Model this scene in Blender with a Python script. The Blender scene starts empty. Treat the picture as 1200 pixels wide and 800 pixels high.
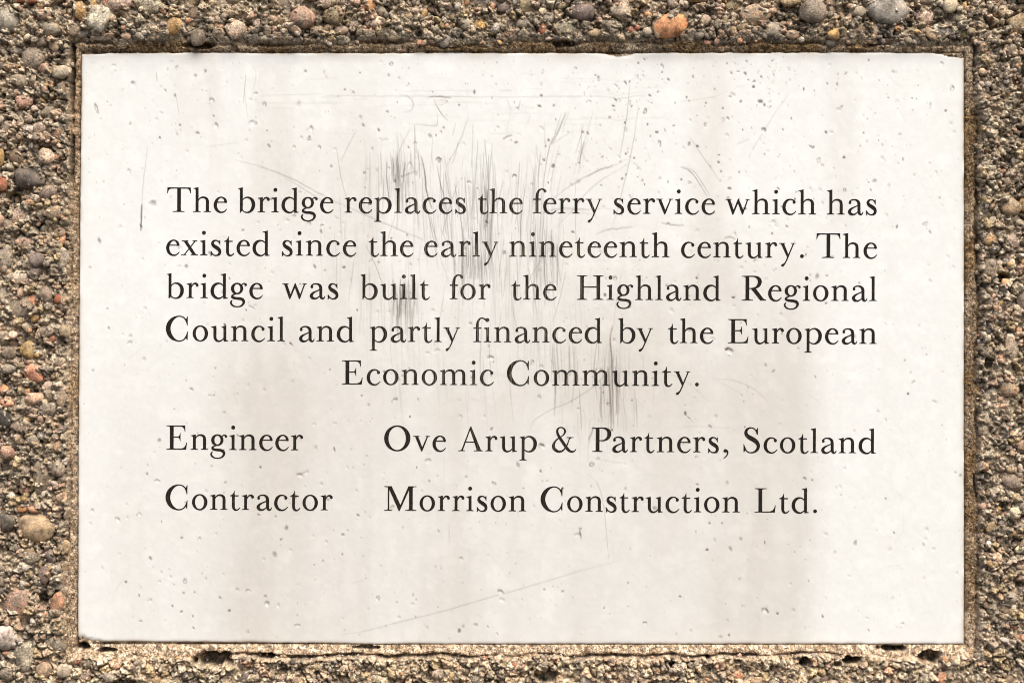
import bpy, math, random
import numpy as np
from mathutils import Vector, geometry

random.seed(7)
RNG = np.random.default_rng(11)
K = 0.0005                      # metres per unit of the working grid (half a millimetre)
scene = bpy.context.scene
COL = scene.collection

# ------------------------------------------------------------------ camera, sky, sun, exposure
cam_d = bpy.data.cameras.new('camera')
cam = bpy.data.objects.new('camera', cam_d)
COL.objects.link(cam)
cam_d.lens = 70.0
cam_d.sensor_width = 36.0
cam_d.clip_start = 0.05
cam_d.clip_end = 50.0
cam.location = (0.0, -0.6 * 70.0 / 36.0, 0.0)
cam.rotation_euler = (math.radians(90), 0, 0)
scene.camera = cam
scene.cycles.filter_width = 1.0

SUN_EL, SUN_AZ = math.radians(56), math.radians(24)     # azimuth: to the right of the camera's back
world = bpy.data.worlds.new('World')
scene.world = world
world.use_nodes = True
wn, wl = world.node_tree.nodes, world.node_tree.links
sky = wn.new('ShaderNodeTexSky')
sky.sky_type = 'NISHITA'
sky.sun_disc = False
sky.sun_elevation = SUN_EL
sky.sun_rotation = math.pi - SUN_AZ
sky.air_density = 1.0
sky.dust_density = 4.0
sky.ozone_density = 0.3
bg = wn['Background']
bg.inputs['Strength'].default_value = 0.10
wl.new(sky.outputs['Color'], bg.inputs['Color'])

sun_d = bpy.data.lights.new('sun', 'SUN')
sun_d.energy = 1.5
sun_d.angle = math.radians(35)
sun_d.color = (1.0, 0.94, 0.81)
sun = bpy.data.objects.new('sun', sun_d)
COL.objects.link(sun)
sun_dir = Vector((math.sin(SUN_AZ) * math.cos(SUN_EL), -math.cos(SUN_AZ) * math.cos(SUN_EL), math.sin(SUN_EL)))
sun.rotation_euler = sun_dir.to_track_quat('Z', 'Y').to_euler()
sun.location = sun_dir * 3

vs = scene.view_settings
vs.view_transform = 'Standard'
vs.look = 'None'
vs.exposure = 1.12
vs.gamma = 1.0
vs.use_curve_mapping = False

# ------------------------------------------------------------------ helpers
WALL_BASE = Vector((0, 0, -0.26))
PLAQUE_BASE = Vector((0, 0, -0.177))


def thing(name, loc, label, cat):
    o = bpy.data.objects.new(name, None)
    o.empty_display_size = 0.05
    o.location = loc
    o['label'] = label
    o['category'] = cat
    COL.objects.link(o)
    return o


def link(name, me, parent, loc=(0, 0, 0)):
    o = bpy.data.objects.new(name, me)
    COL.objects.link(o)
    if parent:
        o.parent = parent
    o.location = Vector(loc) - (parent.location if parent else Vector())
    return o


def vnoise(x, y, s, seed):
    """smooth value noise in -1..1 at arbitrary coordinates; s = size of one bump"""
    r = np.random.default_rng(seed).random((257, 257)) * 2 - 1
    fx, fy = x / s + 900.37, y / s + 900.11
    ix, iy = np.floor(fx).astype(int), np.floor(fy).astype(int)
    tx, ty = fx - ix, fy - iy
    tx, ty = tx * tx * (3 - 2 * tx), ty * ty * (3 - 2 * ty)
    ix, iy = ix % 256, iy % 256
    jx, jy = (ix + 1) % 256, (iy + 1) % 256
    return (r[ix, iy] * (1 - tx) + r[jx, iy] * tx) * (1 - ty) + (r[ix, jy] * (1 - tx) + r[jx, jy] * tx) * ty


def fbm(x, y, s, seed, n=4, g=0.5):
    a, o, t = 1.0, 0, 0
    for i in range(n):
        o = o + a * vnoise(x, y, s, seed + i)
        t += a
        s *= 0.5
        a *= g
    return o / t


def cells(x, y, s, seed):
    """Worley cells: returns f1, f2 (in units of s) and a random number 0..1 per cell"""
    rr = np.random.default_rng(seed)
    jx, jy, idr = rr.random((256, 256)), rr.random((256, 256)), rr.random((256, 256))
    fx, fy = x / s + 640, y / s + 640
    ix, iy = np.floor(fx).astype(int), np.floor(fy).astype(int)
    f1 = np.full(x.shape, 9.0)
    f2 = np.full(x.shape, 9.0)
    cid = np.zeros(x.shape)
    for dx in (-1, 0, 1):
        for dy in (-1, 0, 1):
            cx, cy = ix + dx, iy + dy
            px, py = cx + jx[cx % 256, cy % 256], cy + jy[cx % 256, cy % 256]
            d = np.hypot(px - fx, py - fy)
            near = d < f1
            f2 = np.where(near, f1, np.minimum(f2, d))
            cid = np.where(near, idr[cx % 256, cy % 256], cid)
            f1 = np.where(near, d, f1)
    return f1, f2, cid


def sstep(a, b, x):
    t = np.clip((x - a) / (b - a), 0, 1)
    return t * t * (3 - 2 * t)


def grid_mesh(name, X, Y, Z, keep, colour, mat, smooth=True, extra=None):
    """height field: X,Y = picture-plane position, Z = height out of the wall, keep = mask of quads"""
    ny, nx = X.shape
    idx = np.arange(nx * ny).reshape(ny, nx)
    q = np.stack([idx[:-1, :-1], idx[1:, :-1], idx[1:, 1:], idx[:-1, 1:]], -1)[keep]
    used = np.zeros(nx * ny, bool)
    used[q.ravel()] = True
    remap = np.cumsum(used) - 1
    q = remap[q]
    co = np.stack([(X - 600) * K, -Z * K, (400 - Y) * K], -1).reshape(-1, 3)[used].astype(np.float32)
    cc = colour.reshape(-1, 3)[used]
    if extra is not None:                       # extra verts and quads (edges), indexed through `idx`
        ev, ec, eq = extra(idx, remap, co, cc)
        co = np.vstack([co, ev]).astype(np.float32)
        cc = np.vstack([cc, ec])
        q = np.vstack([q, eq])
    me = bpy.data.meshes.new(name)
    me.vertices.add(len(co))
    me.vertices.foreach_set('co', co.ravel())
    me.loops.add(q.size)
    me.loops.foreach_set('vertex_index', q.ravel().astype(np.int32))
    me.polygons.add(len(q))
    me.polygons.foreach_set('loop_start', np.arange(0, q.size, 4, dtype=np.int32))
    me.polygons.foreach_set('use_smooth', np.full(len(q), smooth))
    me.update(calc_edges=True)
    at = me.attributes.new('tint', 'FLOAT_COLOR', 'POINT')
    at.data.foreach_set('color', np.hstack([cc, np.ones((len(cc), 1))]).astype(np.float32).ravel())
    me.materials.append(mat)
    return me


# ------------------------------------------------------------------ materials
def new_mat(name):
    m = bpy.data.materials.new(name)
    m.use_nodes = True
    return m, m.node_tree.nodes, m.node_tree.links, m.node_tree.nodes['Principled BSDF']


def noise_node(n, l, scale, detail=4, rough=0.6, coord=None):
    t = n.new('ShaderNodeTexNoise')
    t.inputs['Scale'].default_value = scale
    t.inputs['Detail'].default_value = detail
    t.inputs['Roughness'].default_value = rough
    if coord is not None:
        l.new(coord, t.inputs['Vector'])
    return t


def ramp(n, l, fac, stops):
    r = n.new('ShaderNodeValToRGB')
    e = r.color_ramp.elements
    while len(e) < len(stops):
        e.new(0.5)
    for el, (p, c) in zip(e, stops):
        el.position = p
        el.color = (*c, 1) if len(c) == 3 else c
    l.new(fac, r.inputs['Fac'])
    return r


def mix(n, l, a, b, fac=1.0, mode='MULTIPLY'):
    m = n.new('ShaderNodeMix')
    m.data_type = 'RGBA'
    m.blend_type = mode
    if isinstance(fac, float):
        m.inputs[0].default_value = fac
    else:
        l.new(fac, m.inputs[0])
    for s, v in ((m.inputs[6], a), (m.inputs[7], b)):
        if isinstance(v, tuple):
            s.default_value = (*v, 1)
        else:
            l.new(v, s)
    return m.outputs[2]


def tinted(name, nscale, lo, hi, rough, bump_scale, bump_d, bump_s=0.6, spec=0.3):
    """material reading the mesh's own 'tint' with a grain of noise"""
    m, n, l, b = new_mat(name)
    at = n.new('ShaderNodeAttribute')
    at.attribute_name = 'tint'
    geo = n.new('ShaderNodeNewGeometry')
    t = noise_node(n, l, nscale, 3, 0.65, geo.outputs['Position'])
    r = ramp(n, l, t.outputs['Fac'], [(0.34, (lo,) * 3), (0.5, ((lo + hi) * .47,) * 3), (0.66, (hi,) * 3)])
    l.new(mix(n, l, at.outputs['Color'], r.outputs['Color']), b.inputs['Base Color'])
    b.inputs['Roughness'].default_value = rough
    b.inputs['Specular IOR Level'].default_value = spec
    bt = noise_node(n, l, bump_scale, 3, 0.6, geo.outputs['Position'])
    bp = n.new('ShaderNodeBump')
    bp.inputs['Strength'].default_value = bump_s
    bp.inputs['Distance'].default_value = bump_d
    l.new(bt.outputs['Fac'], bp.inputs['Height'])
    l.new(bp.outputs['Normal'], b.inputs['Normal'])
    return m


M_MATRIX = tinted('weathered_cement', 1000, 0.52, 1.65, 0.9, 1100, 0.0008, 1.0, 0.25)
M_MORTAR = tinted('sandy_mortar', 1300, 0.22, 2.0, 0.92, 1500, 0.0009, 1.0, 0.2)
M_GRAVEL = tinted('gravel_stone', 1200, 0.5, 1.6, 0.75, 1000, 0.0006, 0.8, 0.3)
M_SLAB = tinted('honed_pale_stone', 60, 0.985, 1.005, 0.42, 400, 0.00002, 0.15, 0.3)


def pebble_material():
    m, n, l, b = new_mat('pebble_stone')
    oi = n.new('ShaderNodeObjectInfo')
    geo = n.new('ShaderNodeNewGeometry')
    pos = geo.outputs['Position']
    t1 = noise_node(n, l, 160, 6, 0.72, pos)
    c = mix(n, l, oi.outputs['Color'], ramp(n, l, t1.outputs['Fac'], [(0.36, (0.38, 0.34, 0.30)), (0.5, (1, 1, 1)), (0.64, (1.6, 1.52, 1.4))]).outputs['Color'])
    # mineral speckle, dark and pale, weak on the smooth clean pebbles
    spk = n.new('ShaderNodeMapRange')
    spk.inputs['To Min'].default_value = 0.25
    spk.inputs['To Max'].default_value = 1.0
    spk.inputs['From Max'].default_value = 0.6
    l.new(oi.outputs['Alpha'], spk.inputs['Value'])
    t2 = noise_node(n, l, 900, 3, 0.7, pos)
    c = mix(n, l, c, ramp(n, l, t2.outputs['Fac'], [(0.36, (0.25, 0.22, 0.2)), (0.47, (1, 1, 1)), (0.55, (1.05, 1.03, 1)), (0.68, (2.1, 2.0, 1.85))]).outputs['Color'], spk.outputs['Result'])
    # left-over cement film in patches
    t3 = noise_node(n, l, 120, 8, 0.8, pos)
    film = ramp(n, l, t3.outputs['Fac'], [(0.47, (0, 0, 0)), (0.56, (1, 1, 1))])
    amt = n.new('ShaderNodeMath')
    amt.operation = 'MULTIPLY'
    l.new(film.outputs['Color'], amt.inputs[0])
    l.new(oi.outputs['Alpha'], amt.inputs[1])
    amt.use_clamp = True
    t5 = noise_node(n, l, 1200, 3, 0.7, pos)
    cem = ramp(n, l, t5.outputs['Fac'], [(0.36, (0.09, 0.070, 0.050)), (0.5, (0.31, 0.25, 0.175)), (0.64, (0.55, 0.46, 0.34))])
    c = mix(n, l, c, cem.outputs['Color'], amt.outputs[0], 'MIX')
    l.new(c, b.inputs['Base Color'])
    b.inputs['Roughness'].default_value = 0.6
    b.inputs['Specular IOR Level'].default_value = 0.4
    bp = n.new('ShaderNodeBump')
    bp.inputs['Strength'].default_value = 0.6
    bp.inputs['Distance'].default_value = 0.0012
    t4 = noise_node(n, l, 420, 8, 0.75, pos)
    l.new(t4.outputs['Fac'], bp.inputs['Height'])
    l.new(bp.outputs['Normal'], b.inputs['Normal'])
    return m


M_PEBBLE = pebble_material()


def letter_material():
    m, n, l, b = new_mat('dark_letter_filling')
    geo = n.new('ShaderNodeNewGeometry')
    t = noise_node(n, l, 420, 5, 0.7, geo.outputs['Position'])
    r = ramp(n, l, t.outputs['Fac'], [(0.3, (0.009, 0.007, 0.006)), (0.62, (0.019, 0.015, 0.012)), (0.76, (0.15, 0.12, 0.09))])
    mp_ = n.new('ShaderNodeMapping')
    mp_.inputs['Scale'].default_value = (1900, 1, 70)
    l.new(geo.outputs['Position'], mp_.inputs['Vector'])
    st = noise_node(n, l, 1.0, 3, 0.6, mp_.outputs['Vector'])
    sr = ramp(n, l, st.outputs['Fac'], [(0.50, (0, 0, 0)), (0.66, (1, 1, 1))])
    d = n.new('ShaderNodeVectorMath')
    d.operation = 'DISTANCE'
    m2 = n.new('ShaderNodeMapping')
    m2.vector_type = 'POINT'
    m2.inputs['Scale'].default_value = (1.0, 0.0, 0.75)
    l.new(geo.outputs['Position'], m2.inputs['Vector'])
    l.new(m2.outputs['Vector'], d.inputs[0])
    d.inputs[1].default_value = (-0.012, 0, 0.032)
    rg = n.new('ShaderNodeMapRange')
    rg.inputs['From Min'].default_value = 0.035
    rg.inputs['From Max'].default_value = 0.10
    rg.inputs['To Min'].default_value = 0.55
    rg.inputs['To Max'].default_value = 0.06
    l.new(d.outputs['Value'], rg.inputs['Value'])
    mm = n.new('ShaderNodeMath')
    mm.operation = 'MULTIPLY'
    l.new(sr.outputs['Color'], mm.inputs[0])
    l.new(rg.outputs['Result'], mm.inputs[1])
    l.new(mix(n, l, r.outputs['Color'], (0.30, 0.25, 0.19), mm.outputs[0], 'MIX'), b.inputs['Base Color'])
    b.inputs['Roughness'].default_value = 0.85
    b.inputs['Specular IOR Level'].default_value = 0.12
    return m


M_LETTER = letter_material()

# ------------------------------------------------------------------ the wall: cement matrix and mortar joint
wall = thing('concrete_wall', WALL_BASE, 'rough brown-grey exposed-aggregate concrete wall surrounding the pale plaque', 'wall')

L_TOP, R_TOP, L_BOT, R_BOT = 95.6, 1129.6, 91.2, 1129.8


def left_edge(y):
    return np.interp(y, [62, 260, 480, 752], [95.7, 93.7, 92.1, 91.2])


def top_edge(x):
    b = np.interp(x, [90, 160, 600, 1060, 1130], [63.4, 62.2, 62.3, 61.9, 62.4])
    b = b + 3.6 * np.exp(-((x - 726) / 15.0) ** 2) * (1 + 0.25 * vnoise(x, x * 0, 6, 5))
    b = b + 3.6 * sstep(1092, 1114, x) + 1.8 * sstep(1110, 1129, x)
    return b + 0.55 * vnoise(x, x * 0, 11, 3) + 0.35 * vnoise(x, x * 0, 3, 4)


def bottom_edge(x):
    b = np.interp(x, [90, 112, 300, 440, 1130], [748.0, 751.0, 752.4, 754.2, 754.3])
    b = b - 2.6 * sstep(104, 94, x)
    return b + 0.3 * vnoise(x, x * 0 + 50, 8, 6) + 0.22 * vnoise(x, x * 0, 3, 8)


VOIDS = [  # cx, cy, rx, ry, depth  -- bug holes in the concrete under and beside the plaque
    (252, 771, 25, 9, 26), (97, 757, 9, 4.5, 20), (124, 761, 12, 2.5, 14), (312, 768, 14, 4, 12),
    (787, 777, 5, 4, 14), (829, 769.5, 2.6, 2.4, 12), (943, 774, 8, 5, 14), (996, 772.5, 11, 5, 26),
    (1046, 759, 17, 4, 18), (1088, 769, 15, 7, 16), (1172, 326, 8, 6, 16), (640, 791, 16, 7, 10),
    (20, 232, 9, 6, 10), (150, 800, 20, 6, 8), (48, 265, 8, 7, 10), (52, 700, 6, 9, 10), (1158, 425, 6, 7, 12),
    (430, 758, 16, 2.5, 8), (980, 776, 5, 3, 8), (1175, 45, 8, 5, 7), (22, 575, 8, 7, 9), (660, 52, 14, 4, 6), (235, 54, 18, 4, 8),
]

fx = np.concatenate([np.arange(-170, -6, 6.0), np.arange(-6, 1206, 1.1), np.arange(1212, 1376, 6.0)])
fy = np.concatenate([np.arange(-150, -6, 6.0), np.arange(-6, 806, 1.1), np.arange(812, 956, 6.0)])
X, Y = np.meshgrid(fx, fy)

dL = left_edge(Y) - X
dR = X - 1129.7
dT = 62.5 - Y
dB = Y - 753.5
side = np.argmax(np.stack([dL, dR, dT, dB]), 0)
dist = np.max(np.stack([dL, dR, dT, dB]), 0)          # >0 outside the plaque
wob = 1.6 * vnoise(X, Y, 22, 31) + 0.9 * vnoise(X, Y, 7, 32)
bw = np.choose(side, [8.0 + 0 * X, 12.5 + 0 * X, 9.5 + 0 * X, 13.0 + 0 * X]) + wob * np.choose(side, [0.45, 1.4, 1.7, 1.1]) + np.clip(fbm(X, Y, 40, 33, 3) * 4, -2.5, 3.5) * np.choose(side, [.3, 1, 1, .8])
bw = bw + np.where(side == 0, sstep(560, 700, Y) * 5, 0)

f1a, f2a, ida = cells(X + 2 * vnoise(X, Y, 5, 60), Y + 2 * vnoise(X, Y, 5, 61), 2.6, 41)
f1b, f2b, idb = cells(X + 2 * vnoise(X, Y, 8, 62), Y + 2 * vnoise(X, Y, 8, 63), 5.2, 42)
f1c, f2c, idc = cells(X + 3 * vnoise(X, Y, 12, 64), Y + 3 * vnoise(X, Y, 12, 65), 11.0, 43)
big = fbm(X, Y, 60, 21, 4)
mid = fbm(X, Y, 16, 25, 4, 0.6)
fine = fbm(X, Y, 4.5, 29, 3, 0.7)
Hw = 7 + big * 4.5 + mid * 5.5 + fine * 2.6
Hw += (1 - np.clip(f1a * 1.15, 0, 1) ** 2) * (0.5 + 1.8 * ida)
Hw += np.where(idb > 0.35, (1 - np.clip(f1b * 1.2, 0, 1) ** 2) * (1 + 3.5 * idb), -0.6)
stone = sstep(0.40, 0.46, idc) * sstep(0.03, 0.16, f2c - f1c)
Hw += stone * (2.2 + 3.0 * ((idc * 9.7) % 1) + 1.2 * sstep(0.05, 0.45, f2c - f1c))
seam_c = np.exp(-((f2c - f1c) / 0.10) ** 2) * sstep(0.38, 0.42, idc)
seam_b = np.exp(-((f2b - f1b) / 0.10) ** 2) * (idb > 0.3)
Hw -= 2.6 * seam_c + 0.8 * seam_b
crev = sstep(0.20, -0.35, mid) * sstep(0.1, -0.5, fine)
Hw -= crev * 5
# the mortar joint slopes from the wall down to the plaque's face
t = np.clip(dist / bw, 0, 1)
Hb = -2.4 + 5.5 * t ** 0.8 + 1.2 * vnoise(X, Y, 14, 51) * t + 0.7 * fine
Hb += (1 - np.clip(f1a * 1.15, 0, 1) ** 2) * (0.4 + 1.1 * ida)
groove_amt = np.choose(side, [1.0 - 0.75 * sstep(200, 260, Y), 0.45 + 0 * X, 0.25 + 0 * X, 0.6 * sstep(230, 290, X) * (1 - sstep(930, 1000, X)) + 0.1])
groove_amt = groove_amt * np.clip(0.75 + 0.9 * vnoise(X, Y, 26, 52) + 0.3 * vnoise(X, Y, 6, 53), 0, 1.3)
gw = 1.3 + 0.7 * groove_amt
groove = np.exp(-((dist - bw - 0.8) / gw) ** 2) * groove_amt
blend = sstep(0.0, np.where(side == 2, 9.0, 5.0), dist - bw)
Hw = np.where(side == 0 * side + 2, np.minimum(Hw, 5 + 0.5 * np.clip(dist - bw, 0, 40)), Hw)
H = np.where(dist < bw, Hb, Hb + (Hw - Hb) * blend) - groove * 13
VD = np.zeros_like(H)
for (cx, cy, rx, ry, dp) in VOIDS:
    d = np.hypot((X - cx) / rx, (Y - cy) / ry) + 0.28 * vnoise(X, Y, 5, 71)
    H -= dp * 1.4 * sstep(1.12, 0.55, d)
    VD = np.maximum(VD, sstep(1.05, 0.7, d))
slot = np.exp(-((dist - 0.2) / 0.9) ** 2) * np.choose(side, [.9, 1.0, .6, .7]) * np.clip(.9 + .5 * vnoise(X, Y, 12, 55), 0, 1.2)
H -= 5 * slot
# concrete lapping over the plaque's upper right corner
lap = np.exp(-((X - 1118) / 12) ** 2 - ((Y - 63.5) / 3.5) ** 2)
H += lap * 3.5

# colour of the sand and cement, grain by grain
pal = np.array([[.30, .24, .17], [.22, .18, .135], [.36, .30, .22], [.145, .12, .095], [.42, .36, .29], [.26, .195, .15],
                [.19, .165, .14], [.33, .25, .19], [.60, .54, .45], [.055, .045, .038], [.28, .25, .21], [.24, .19, .12]])
pa = pal[(ida * 11.99).astype(int)]
pb = pal[((idb * 7.3) % 1 * 11.99).astype(int)]
pc = pal[((idc * 3.7) % 1 * 11.99).astype(int)]
base = 0.55 * pa + 0.45 * pb
spal = np.array([[.40, .31, .24], [.33, .27, .20], [.46, .40, .31], [.26, .22, .18], [.52, .46, .38], [.40, .26, .19], [.20, .175, .15], [.38, .29, .16], [.30, .265, .22], [.44, .33, .24]])
sc = spal[((idc * 7.9) % 1 * 9.99).astype(int)]
sw = (stone * 0.62)[..., None]
base = base * (1 - sw) + sc * sw
light_dusty = np.clip(0.5 + 0.9 * fbm(X, Y, 34, 81, 4), 0, 1)[..., None]
base = base * (1 - 0.35 * light_dusty) + np.array([.37, .31, .235]) * 0.35 * light_dusty
base *= (1.27 + 0.5 * vnoise(X, Y, 2.4, 84))[..., None] * np.array([1.05, 1.0, .92])
base *= (1 - 0.55 * np.clip(seam_c + 0.35 * seam_b, 0, 1))[..., None]
# darker brown in the low spots of the relief
dirt = (sstep(-0.12, -0.55, mid + 0.5 * fine) * 0.7)[..., None]
base = base * (1 - dirt) + np.array([.075, .062, .048]) * dirt
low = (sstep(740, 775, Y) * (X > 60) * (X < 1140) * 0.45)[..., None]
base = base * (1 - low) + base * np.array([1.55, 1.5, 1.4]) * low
# mortar colours: ochre sand, mossy brown with shade painted in along top and right
mp = np.array([[.44, .35, .23], [.30, .225, .14], [.56, .48, .35], [.17, .125, .08], [.36, .27, .17], [.09, .068, .045], [.50, .42, .30]]) * np.array([1.05, .98, .99])
mc = 0.7 * mp[(ida * 6.99).astype(int)] + 0.3 * mp[((idb * 5.1) % 1 * 6.99).astype(int)]
mc = mc * (1 + 0.4 * vnoise(X, Y, 2.6, 85))[..., None]
moss_shade = np.choose(side, [0.40 + 0 * X - 0.3 * sstep(480, 600, Y), 0.72 - 0.62 * sstep(650, 765, Y), 0.72 - 0.45 * sstep(1000, 1040, X), 0.0 + 0 * X]) * np.clip(0.9 + 0.9 * vnoise(X, Y, 30, 86), 0, 1.3)
moss_shade = np.clip(moss_shade, 0, 0.9)[..., None]
mc = mc * (1 - moss_shade) + mc * np.array([.50, .41, .27]) * moss_shade
botl = ((side == 3) * 0.5 + (side == 1) * 0.5 * sstep(650, 765, Y))[..., None]  # light on the upward-facing bottom joint painted in as paler mortar
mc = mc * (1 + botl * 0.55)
inb = (dist < bw)[..., None]
bl = sstep(0, 7, dist - bw)[..., None]
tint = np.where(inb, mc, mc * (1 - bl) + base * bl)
tint = tint * (1 - 0.75 * np.clip(slot, 0, 1) - 0.0 * groove)[..., None]
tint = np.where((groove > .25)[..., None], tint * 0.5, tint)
tint = tint * (1 - 0.5 * VD)[..., None]          # shade inside the bug holes deepened in the colour
tint = np.clip(tint, 0.012, 0.8)

Xq = 0.25 * (X[:-1, :-1] + X[1:, :-1] + X[1:, 1:] + X[:-1, 1:])
dq = 0.25 * (dist[:-1, :-1] + dist[1:, :-1] + dist[1:, 1:] + dist[:-1, 1:])
bq = 0.25 * (bw[:-1, :-1] + bw[1:, :-1] + bw[1:, 1:] + bw[:-1, 1:])
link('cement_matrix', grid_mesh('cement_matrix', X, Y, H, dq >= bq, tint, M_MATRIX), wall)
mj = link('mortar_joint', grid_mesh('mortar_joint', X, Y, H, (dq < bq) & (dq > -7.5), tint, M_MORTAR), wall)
mj['label'] = 'ochre sandy mortar joint filling the edge round the plaque'


def wall_height(px, py):
    i = min(max(int(np.searchsorted(fy, py)), 0), len(fy) - 1)
    j = min(max(int(np.searchsorted(fx, px)), 0), len(fx) - 1)
    return float(H[max(i - 3, 0):i + 4, max(j - 3, 0):j + 4].mean()), float(dist[i, j] - bw[i, j])


# ------------------------------------------------------------------ pebbles
def pebble_mesh(seed, sub, angular):
    import bmesh
    bm = bmesh.new()
    bmesh.ops.create_icosphere(bm, subdivisions=sub, radius=1.0)
    r = random.Random(seed)
    planes = [(Vector((r.gauss(0, 1), r.gauss(0, .7), r.gauss(0, 1))).normalized(), r.uniform(0.68, 0.92)) for _ in range(9)]
    ph = [r.uniform(0, 6.28) for _ in range(6)]
    for v in bm.verts:
        d = v.co.normalized()
        rad = 1.0
        for nn, h in planes:
            c = d.dot(nn)
            if c > 0.2:
                rad = min(rad, (h / c) * angular + 1.0 * (1 - angular) if h / c < 1 else rad)
        rad *= 1 + 0.05 * math.sin(3 * d.x + ph[0]) * math.sin(3.4 * d.z + ph[1]) + 0.035 * math.sin(7 * d.x + ph[2]) * math.sin(6 * d.y + ph[3]) + 0.02 * math.sin(13 * d.z + ph[4]) * math.sin(11 * d.x + ph[5])
        v.co = d * rad
    # fill the unit box in the picture plane so that listed sizes hold
    mx = max(abs(v.co.x) for v in bm.verts)
    mz = max(abs(v.co.z) for v in bm.verts)
    for v in bm.verts:
        v.co.x /= mx
        v.co.z /= mz
    for f in bm.faces:
        f.smooth = True
    me = bpy.data.meshes.new('pebble')
    bm.to_mesh(me)
    bm.free()
    me.materials.append(M_PEBBLE)
    return me


BIGM = [pebble_mesh(100 + i, 3, 0.7 + 0.06 * (i % 6)) for i in range(14)]
ROUND = [pebble_mesh(200 + i, 3, 0.25) for i in range(5)]
SMALLM = [pebble_mesh(300 + i, 2, 0.65 + 0.08 * (i % 5)) for i in range(14)]

C = {
    'grey': (.25, .22, .18), 'dgrey': (.085, .075, .066), 'lgrey': (.36, .32, .265), 'blue': (.29, .27, .25),
    'tan': (.34, .26, .17), 'cream': (.56, .49, .37), 'white': (.58, .54, .49), 'orange': (.50, .265, .125),
    'red': (.33, .12, .065), 'pink': (.40, .26, .20), 'salmon': (.56, .29, .18), 'brown': (.19, .13, .09),
    'purple': (.17, .135, .125), 'ochre': (.44, .29, .12), 'olive': (.24, .20, .12), 'gb': (.235, .19, .15),
    'peach': (.50, .36, .25), 'lpink': (.46, .37, .31), 'black': (.04, .037, .034),
}
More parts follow.
